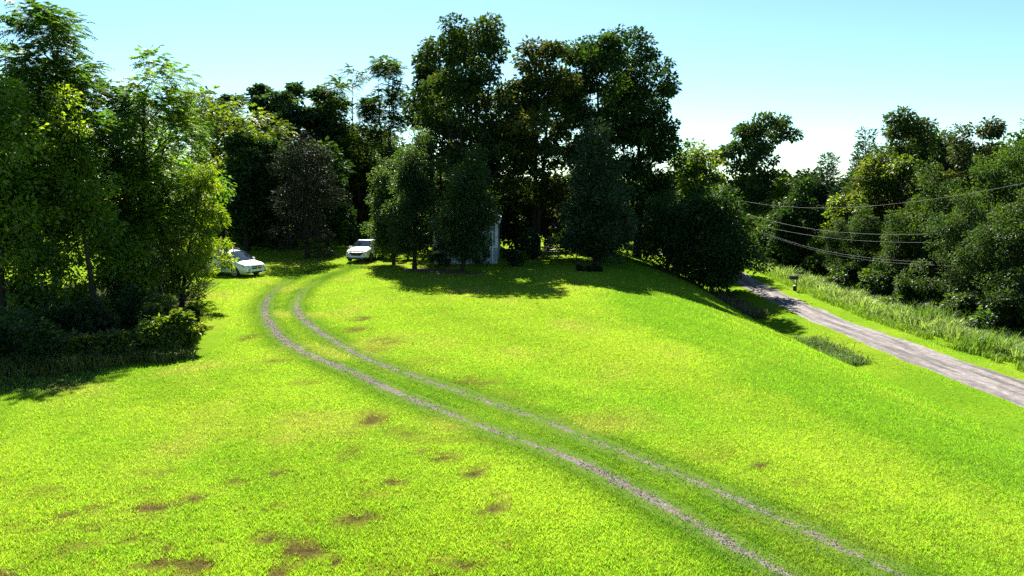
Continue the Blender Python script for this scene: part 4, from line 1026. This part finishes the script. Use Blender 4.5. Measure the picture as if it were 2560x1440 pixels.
def wheel(parent, x, y, r, wd, side):
    w = empty("wheel", (x, y, r)); w.parent = parent
    P = [(r * .62, -wd / 2), (r * .93, -wd / 2), (r, -wd / 2 + .03), (r, wd / 2 - .03), (r * .93, wd / 2), (r * .62, wd / 2)]
    V = []; Fc = []; n = 28
    for k in range(n):
        t = 2 * math.pi * k / n
        V += [(math.cos(t) * a, b, math.sin(t) * a) for a, b in P]
    for k in range(n):
        for j in range(6):
            Fc.append((k * 6 + j, k * 6 + (j + 1) % 6, ((k + 1) % n) * 6 + (j + 1) % 6, ((k + 1) % n) * 6 + j))
    MB().add(V, Fc).build("tyre", M['rubber'], w, True)
    m = MB(); yo = side * wd * .40
    m.tube([(0, yo - side * .02, 0), (0, yo + side * .015, 0)], r * .16, 14)
    for k in range(5):
        t = 2 * math.pi * k / 5 + .3
        m.beam((math.cos(t) * r * .1, yo, math.sin(t) * r * .1), (math.cos(t) * r * .61, yo, math.sin(t) * r * .61), r * .17, .03)
    for k in range(20):
        t, t2 = 2 * math.pi * k / 20, 2 * math.pi * (k + 1) / 20
        m.beam((math.cos(t) * r * .61, yo, math.sin(t) * r * .61), (math.cos(t2) * r * .61, yo, math.sin(t2) * r * .61), .05, .045)
    m.build("rim", M['alloy'], w)
    d = MB(); d.tube([(0, yo - side * .06, 0), (0, yo - side * .045, 0)], r * .6, 20); d.build("brake_disc", M['plastic'], w)
    return w
def arch(parent, x, y, r, side):
    m = MB(); n = 18; V = []
    for k in range(n + 1):
        t = math.pi * (1.06 * k / n - .03)
        V.append((x + math.cos(t) * r, y, .33 + math.sin(t) * r))
    V2 = [(a, b - side * .10, c) for a, b, c in V]
    low = [(x - r, y, .16), (x + r, y, .16)]
    fs = [tuple(range(n + 1)) if side < 0 else tuple(range(n + 1))[::-1]]
    for k in range(n): fs.append((k, k + 1, n + 2 + k, n + 1 + k))
    return m.add(V + V2, fs).build("wheel_arch", M['plastic'], parent)

# white minivan under the leaning tree
van = empty("minivan", (-18.75, 48.3, H1(-18.75, 48.3)), math.radians(-27))
van.scale = (.95, .95, .95)
tag(van, "white minivan nosing out from behind the small leaning tree", "minivan")
S = [(-2.57, .80, .42, .90, .98, .62), (-2.52, .90, .32, 1.02, 1.35, .70), (-2.35, .955, .26, 1.06, 1.66, .70), (-1.9, .975, .24, 1.07, 1.735, .74), (-.9, .985, .23, 1.06, 1.755, .75), (.1, .985, .23, 1.03, 1.74, .745),
     (.62, .985, .23, 1.01, 1.69, .72), (.98, .985, .23, 1.0, 1.50, .715), (1.36, .98, .23, .985, 1.24, .72), (1.68, .975, .23, .955, 1.075, .74), (2.05, .96, .24, .91, 1.01, .72), (2.36, .93, .25, .84, .93, .68), (2.52, .86, .28, .72, .80, .60), (2.57, .74, .34, .60, .66, .52)]
car_body(S, M['paint'], van)
panel("windshield", [(1.64, -.70, 1.075), (1.64, .70, 1.075), (.72, .62, 1.66), (.72, -.62, 1.66)], .028, M['glass'], van, bulge=.05)
for sd in (-1, 1):
    def P(x, w, z): return (x, sd * w, z)
    def win(x0, x1, zb0, zb1, zt0, zt1, wt=.775, wb=.925):
        q = [P(x0, wb, zb0), P(x1, wb, zb1), P(x1 if zt1 > 0 else x1, wt, abs(zt1)), P(x0, wt, zt0)]
        if sd > 0: q = [q[1], q[0], q[3], q[2]]
        panel("side_window", q, .045, M['glass'], van, 4, 3)
    win(.28, 1.16, 1.06, 1.05, 1.61, 1.30); win(-.92, .18, 1.09, 1.06, 1.635, 1.62); win(-2.2, -1.02, 1.11, 1.09, 1.60, 1.635)
    m = MB(); m.box(1.02, 1.18, sd * .99 if sd > 0 else sd * .99 - .22, sd * .99 + .22 if sd > 0 else sd * .99, 1.02, 1.20, .03); m.build("mirror", M['paint'], van)
    h = [(2.30, .93, .66), (2.55, .62, .66), (2.50, .60, .82), (2.12, .925, .88)]
    q = [(x, sd * y, z) for x, y, z in h]
    panel("headlight", q if sd < 0 else [q[1], q[0], q[3], q[2]], .035, M['lamp'], van, 4, 3)
    for wx in (1.50, -1.58):
        arch(van, wx, sd * .992, .40, sd); wheel(van, wx, sd * .90, .335, .22, sd)
    m = MB(); m.box(.0, .26, min(sd * .975, sd * 1.005), max(sd * .975, sd * 1.005), .86, .90, .01); m.build("door_handle", M['paint'], van)
    m = MB(); m.beam((-1.9, sd * .66, 1.785), (.3, sd * .66, 1.79), .04, .045); m.build("roof_rail", M['plastic'], van)
gr = MB().box(2.535, 2.60, -.40, .40, .56, .80, .02).build("grille", M['plastic'], van)
MB().box(2.595, 2.625, -.41, .41, .655, .70, .01).build("chrome_bar", M['chrome'], gr)
MB().box(2.596, 2.628, -.03, .03, .55, .81, .01).build("chrome_bar", M['chrome'], gr)
MB().box(2.53, 2.60, -.42, .42, .30, .40, .02).build("lower_intake", M['plastic'], van)
for sd in (-1, 1): MB().box(2.42, 2.565, sd * .70 - .14, sd * .70 + .14, .32, .42, .02).build("fog_lamp_recess", M['plastic'], van)
MB().box(1.66, 1.70, -.62, .62, 1.075, 1.095).build("wiper_cowl", M['plastic'], van)
MB().box(-2.615, -2.55, -.25, .25, .70, .85, .01).build("number_plate", M['trim'], van)

# white crossover facing the lawn
hd = math.atan2(-.99, -.14)
suv = empty("crossover", (-11.55, 57.6, H1(-11.55, 57.6)), hd)
suv.scale = (.96, .96, .96)
tag(suv, "white crossover facing the lawn at the end of the wheel tracks", "car")
S = [(-2.30, .76, .50, .92, 1.0, .58), (-2.26, .86, .36, 1.05, 1.30, .64), (-2.02, .91, .30, 1.09, 1.58, .64), (-1.5, .925, .28, 1.08, 1.66, .66), (-.6, .93, .26, 1.05, 1.685, .66), (.1, .93, .26, 1.03, 1.66, .65), (.42, .93, .26, 1.02, 1.58, .64),
     (.80, .93, .26, 1.01, 1.36, .68), (1.16, .93, .26, 1.0, 1.13, .74), (1.5, .92, .26, .975, 1.085, .72), (1.9, .91, .27, .94, 1.03, .70), (2.15, .885, .29, .88, .95, .66), (2.27, .83, .34, .78, .83, .60), (2.31, .74, .40, .66, .70, .52)]
car_body(S, M['paint'], suv)
panel("windshield", [(1.14, -.72, 1.10), (1.14, .72, 1.10), (.34, .58, 1.575), (.34, -.58, 1.575)], .032, M['glass'], suv, bulge=.05)
panel("sunroof", [(.05, -.46, 1.665), (.05, .46, 1.665), (-.75, .46, 1.685), (-.75, -.46, 1.685)], .012, M['glass'], suv)
MB().add([(-1.55, -.03, 1.66), (-1.30, -.03, 1.66), (-1.55, .03, 1.66), (-1.30, .03, 1.66), (-1.55, 0, 1.78)], [(0, 1, 4), (1, 3, 4), (3, 2, 4), (2, 0, 4), (0, 2, 3, 1)]).build("roof_antenna", M['paint'], suv)
for sd in (-1, 1):
    def win(x0, x1, zb0, zb1, zt0, zt1, wt=.70, wb=.885):
        q = [(x0, sd * wb, zb0), (x1, sd * wb, zb1), (x1, sd * wt, zt1), (x0, sd * wt, zt0)]
        if sd > 0: q = [q[1], q[0], q[3], q[2]]
        panel("side_window", q, .04, M['glass'], suv, 4, 3)
    win(-.28, .72, 1.07, 1.05, 1.585, 1.30); win(-1.22, -.36, 1.09, 1.07, 1.58, 1.585); win(-1.86, -1.30, 1.14, 1.10, 1.42, 1.56)
    m = MB(); m.box(.62, .76, min(sd * .93, sd * 1.15), max(sd * .93, sd * 1.15), 1.03, 1.18, .03); m.build("mirror", M['paint'], suv)
    q = [(2.22, sd * .80, .74), (2.315, sd * .46, .74), (2.26, sd * .44, .86), (1.98, sd * .88, .90)]
    panel("headlight", q if sd < 0 else [q[1], q[0], q[3], q[2]], .03, M['lamp_dark'], suv, 4, 3)
    for wx in (1.40, -1.28):
        arch(suv, wx, sd * .94, .41, sd); wheel(suv, wx, sd * .85, .35, .22, sd)
    MB().box(-1.9, 1.95, min(sd * .90, sd * .945), max(sd * .90, sd * .945), .25, .36, .01).build("sill_cladding", M['plastic'], suv)
    for hx in (-.1, -1.1):
        m = MB(); m.box(hx - .2, hx, min(sd * .92, sd * .955), max(sd * .92, sd * .955), .92, .955, .008); m.build("door_handle", M['paint'], suv)
gr = MB().add([(2.335, -.62, .82), (2.335, .62, .82), (2.345, .34, .55), (2.345, -.34, .55), (2.20, -.62, .84), (2.20, .62, .84), (2.25, .34, .53), (2.25, -.34, .53)],
         [(0, 3, 2, 1), (4, 5, 6, 7), (0, 1, 5, 4), (1, 2, 6, 5), (2, 3, 7, 6), (3, 0, 4, 7)]).build("grille", M['plastic'], suv)
MB().box(2.335, 2.362, -.66, .66, .765, .80, .008).build("chrome_bar", M['chrome'], gr)
m = MB()
m.box(2.35, 2.375, -.075, -.045, .71, .82); m.box(2.35, 2.375, .045, .075, .71, .82); m.box(2.35, 2.372, -.05, .05, .752, .778)
m.build("emblem", M['chrome'], gr)
MB().box(2.16, 2.335, -.72, .72, .26, .40, .03).build("lower_intake", M['plastic'], suv)
MB().box(2.325, 2.345, -.50, .50, .30, .33, .005).build("bumper_strip", M['chrome'], suv)
for sd in (-1, 1): MB().box(2.05, 2.30, sd * .74 - .10, sd * .74 + .10, .36, .44, .02).build("fog_lamp_recess", M['plastic'], suv)

# ------------------------------------------------------------------ house corner behind the pear trees
HX, HY = -1.1, 54.6
hz = H1(HX - 3, HY + 2)
hs = empty("house", (HX, HY, hz)); tag(hs, "pale sided one storey house mostly hidden behind the pear trees", "house")
WDT, LEN, EAV, SKT = 4.8, 15.0, 3.2, 1.25
def lap(name, p0, p1, z0, z1, step, nrm, mat, gable=None):
    """overlapping siding as one folded sheet from p0 to p1"""
    V = []; Fc = []; n = int(round((z1 - z0) / step))
    for i in range(n):
        za, zc = z0 + i * step, z0 + (i + 1) * step
        for z, o in ((za, .028), (zc, .006)):
            V += [(p0[0] + nrm[0] * o, p0[1] + nrm[1] * o, z), (p1[0] + nrm[0] * o, p1[1] + nrm[1] * o, z)]
    for i in range(2 * n - 1):
        Fc.append((i * 2, i * 2 + 1, i * 2 + 3, i * 2 + 2))
    return MB().add(V, Fc).build(name, mat, hs)
MB().box(-WDT + .02, -.02, .02, LEN, -.2, EAV).build("wall", M['siding'], hs)
lap("siding", (-WDT, 0), (-.0, 0), SKT, EAV, .15, (0, -1), M['siding'])
lap("siding", (0, 0), (0, LEN), SKT, EAV, .15, (1, 0), M['siding'])
def ribs(name, axis_, mat):
    V = []; Fc = []; n = int((WDT if axis_ == 0 else LEN) / .12)
    for i in range(n + 1):
        o = .03 if i % 2 else .005
        p = (-WDT + i * .12, -o) if axis_ == 0 else (o, i * .12)
        V += [(*p, -.15), (*p, SKT)]
    for i in range(n): Fc.append((2 * i, 2 * i + 2, 2 * i + 3, 2 * i + 1))
    return MB().add(V, Fc).build(name, mat, hs)
ribs("skirting", 0, M['skirting']); ribs("skirting", 1, M['skirting'])
MB().box(-WDT - .03, .05, -.05, -.032, SKT - .05, SKT + .06).build("skirting_trim", M['trim'], hs)
MB().box(-.16, .04, -.045, .12, SKT + .07, EAV).build("corner_board", M['trim'], hs)
MB().box(-WDT - .04, -WDT + .16, -.045, .12, SKT + .07, EAV).build("corner_board", M['trim'], hs)
m = MB(); m.box(-.40, -.31, -.12, -.05, .15, EAV - .02); m.build("downspout", M['trim'], hs)
rg = EAV + .75
rf = MB(); ov = .14
rf.add([(-WDT - ov, -ov, EAV - .08), (-WDT / 2, -ov, rg), (ov, -ov, EAV - .08), (-WDT - ov, LEN + ov, EAV - .08), (-WDT / 2, LEN + ov, rg), (ov, LEN + ov, EAV - .08),
        (-WDT - ov, -ov, EAV + .02), (-WDT / 2, -ov, rg + .1), (ov, -ov, EAV + .02), (-WDT - ov, LEN + ov, EAV + .02), (-WDT / 2, LEN + ov, rg + .1), (ov, LEN + ov, EAV + .02)],
       [(6, 7, 10, 9), (7, 8, 11, 10), (0, 3, 4, 1), (1, 4, 5, 2), (0, 1, 7, 6), (1, 2, 8, 7), (3, 9, 10, 4), (4, 10, 11, 5), (0, 6, 9, 3), (2, 5, 11, 8)])
rf = rf.build("roof", M['roof'], hs)
m = MB()
for a, b in (((-WDT - ov, -ov - .015, EAV - .05), (-WDT / 2, -ov - .015, rg + .03)), ((-WDT / 2, -ov - .015, rg + .03), (ov, -ov - .015, EAV - .05))): m.beam(a, b, .03, .17)
m.build("rake_board", M['trim'], hs)
MB().add([(-WDT, -.004, EAV), (0, -.004, EAV), (-WDT / 2, -.004, rg)], [(0, 1, 2)]).build("gable", M['siding'], hs)
MB().box(ov - .02, ov + .10, -ov, LEN + ov, EAV - .14, EAV - .02).build("gutter", M['trim'], hs)
for wx in (-2.5,):
    wn = MB()
    for bx in ((wx - .62, wx + .62, 1.55, 1.65), (wx - .62, wx + .62, 2.75, 2.85), (wx - .62, wx - .54, 1.65, 2.75), (wx + .54, wx + .62, 1.65, 2.75), (wx - .54, wx + .54, 2.17, 2.23)):
        wn.box(bx[0], bx[1], -.075, -.03, bx[2], bx[3])
    wn = wn.build("window", M['trim'], hs)
    MB().box(wx - .54, wx + .54, -.05, -.034, 1.65, 2.17).build("pane", M['glass'], wn)
    MB().box(wx - .54, wx + .54, -.048, -.033, 2.23, 2.75).build("pane", M['glass'], wn)

# ------------------------------------------------------------------ mailbox, posts, table
g = on_ground(1990, 727)
mbx = empty("mailbox", tuple(g)); tag(mbx, "black mailbox on a braced wooden post beside the gravel road", "mailbox")
MB().box(-.045, .045, -.045, .045, -.2, 1.02).build("post", M['wood'], mbx)
MB().beam((-.40, 0, .90), (-.02, 0, .50), .07, .07).build("brace", M['wood'], mbx)
MB().box(-.50, .10, -.05, .05, .93, .99).build("arm", M['wood'], mbx)
V = []; Fc = []; prof = [(-.125, 0), (.125, 0), (.125, .14)] + [(math.cos(a) * .125, .14 + math.sin(a) * .12) for a in np.linspace(.3, math.pi - .3, 7)] + [(-.125, .14)]
n = len(prof)
for x in (-.56, .10): V += [(x, y, 1.0 + z) for y, z in prof]
for k in range(n): Fc.append((k, (k + 1) % n, n + (k + 1) % n, n + k))
Fc += [tuple(range(n))[::-1], tuple(range(n, 2 * n))]
MB().add(V, Fc).build("box", M['mail'], mbx)
V = [(x, y * 1.05, 1.0 + z * 1.03) for x in (-.585, -.555) for y, z in prof]
MB().add(V, Fc).build("door", M['mail'], mbx)
MB().box(-.20, -.16, -.15, -.128, 1.05, 1.22).build("flag", M['mail'], mbx)
g2 = on_ground(1985.5, 726.5)
st = MB().box(-.09, .09, -.07, .07, -.1, .42, .02)
o = st.build("post_stub", M['bark'], None); o.location = tuple(g2 + np.array([-.03, -.12, 0])); o.rotation_euler = (.04, -.08, .3)
tag(o, "short grey stub standing close against the mailbox post", "post")
cap = MB().box(-.10, .10, -.08, .08, .42, .46, .01).build("cap", M['trim'], o)

# picnic table in the shade under the maples
g = on_ground(1374, 640)
tb = empty("picnic_table", (g[0], g[1], g[2]), .12); tag(tb, "dark wooden picnic table in deep shade under the tall maples", "table")
for k in range(5): MB().box(-.9, .9, -.37 + k * .15, -.24 + k * .15, .72, .76).build("plank", M['wood'], tb)
for sd in (-1, 1):
    for k in (0, 1): MB().box(-.9, .9, sd * .72 - .14 + k * .145, sd * .72 - .01 + k * .145, .42, .46).build("seat_plank", M['wood'], tb)
for x in (-.62, .62):
    MB().box(x - .02, x + .02, -.84, .84, .36, .42).build("crossbar", M['wood'], tb)
    for sd in (-1, 1): MB().beam((x + .045, sd * .62, -.05), (x + .045, sd * .22, .72), .04, .09).build("leg", M['wood'], tb)
g = on_ground(1568, 643)
o = MB().tube([(0, 0, -.2), (.02, 0, .6), (.0, .01, 1.35)], [.06, .055, .05], 8).build("fence_post", M['wood'], None, True)
o.location = tuple(g); tag(o, "thin dark post standing in the sunlit gap right of the cedar", "post")

# ------------------------------------------------------------------ utility poles and wires along the road
PA, PB = np.array([24.75, 79.8]), np.array([33.0, 30.0])
WIRES = [("uppermost overhead wire above the wood's edge", [(1863, 503.6), (2080, 519.5), (2553, 459.4)], .016), ("second overhead wire from the top, crossing the wood", [(1866, 533.8), (2107, 580.9), (2560, 566)], .018),
         ("middle overhead wire crossing the wood, third from the top", [(1870, 554.6), (2125, 599.6), (2560, 596)], .018), ("upper one of the two lowest overhead wires running close together", [(1870, 563.6), (2089, 632), (2560, 648.8)], .015),
         ("lowest overhead wire, sagging just below its close neighbour", [(1870, 565.4), (2089, 637), (2560, 659)], .020)]
zA = []; zB = []
def wire_t(px, py):
    k = (ray(px, py)[0]) / ray(px, py)[1]
    return (k * PA[1] - PA[0]) / ((PB[0] - PA[0]) - k * (PB[1] - PA[1]))
for i, (lb, pts, rad) in enumerate(WIRES):
    tz = []
    for px, py in pts:
        t_ = wire_t(px, py); Y = PA[1] + (PB[1] - PA[1]) * t_
        tz.append((t_, on_plane(px, py, Y)[2]))
    co = np.polyfit([a for a, _ in tz], [b for _, b in tz], 2)
    P = [(PA[0] + (PB[0] - PA[0]) * f, PA[1] + (PB[1] - PA[1]) * f, float(np.polyval(co, f))) for f in np.linspace(0, 1, 41)]
    rad *= .5
    zA.append(P[0][2]); zB.append(P[-1][2])
    tag(MB().tube(P, rad, 6).build("overhead_wire", M['cable'], None, True), lb, "wire", "overhead wires along the road")
for (p, zs, lb) in ((PA, zA, "grey utility pole at the road's far bend, mostly hidden by leaves"), (PB, zB, "grey utility pole carrying the wires outside the right picture edge")):
    z0 = H1(*p); top = max(zs) + .35 - z0
    pl = empty("utility_pole", (p[0], p[1], z0)); tag(pl, lb, "pole", "utility poles along the road")
    MB().tube([(0.0, .16, -.3), (0, .16, top * .5), (0, .16, top)], [.15, .13, .10], 12).build("pole", M['wood'], pl, True)
    for z in zs:
        MB().tube([(0, .06, z - z0 - .12), (0, 0, z - z0 - .02)], .03, 8).build("insulator", M['trim'], pl, True)
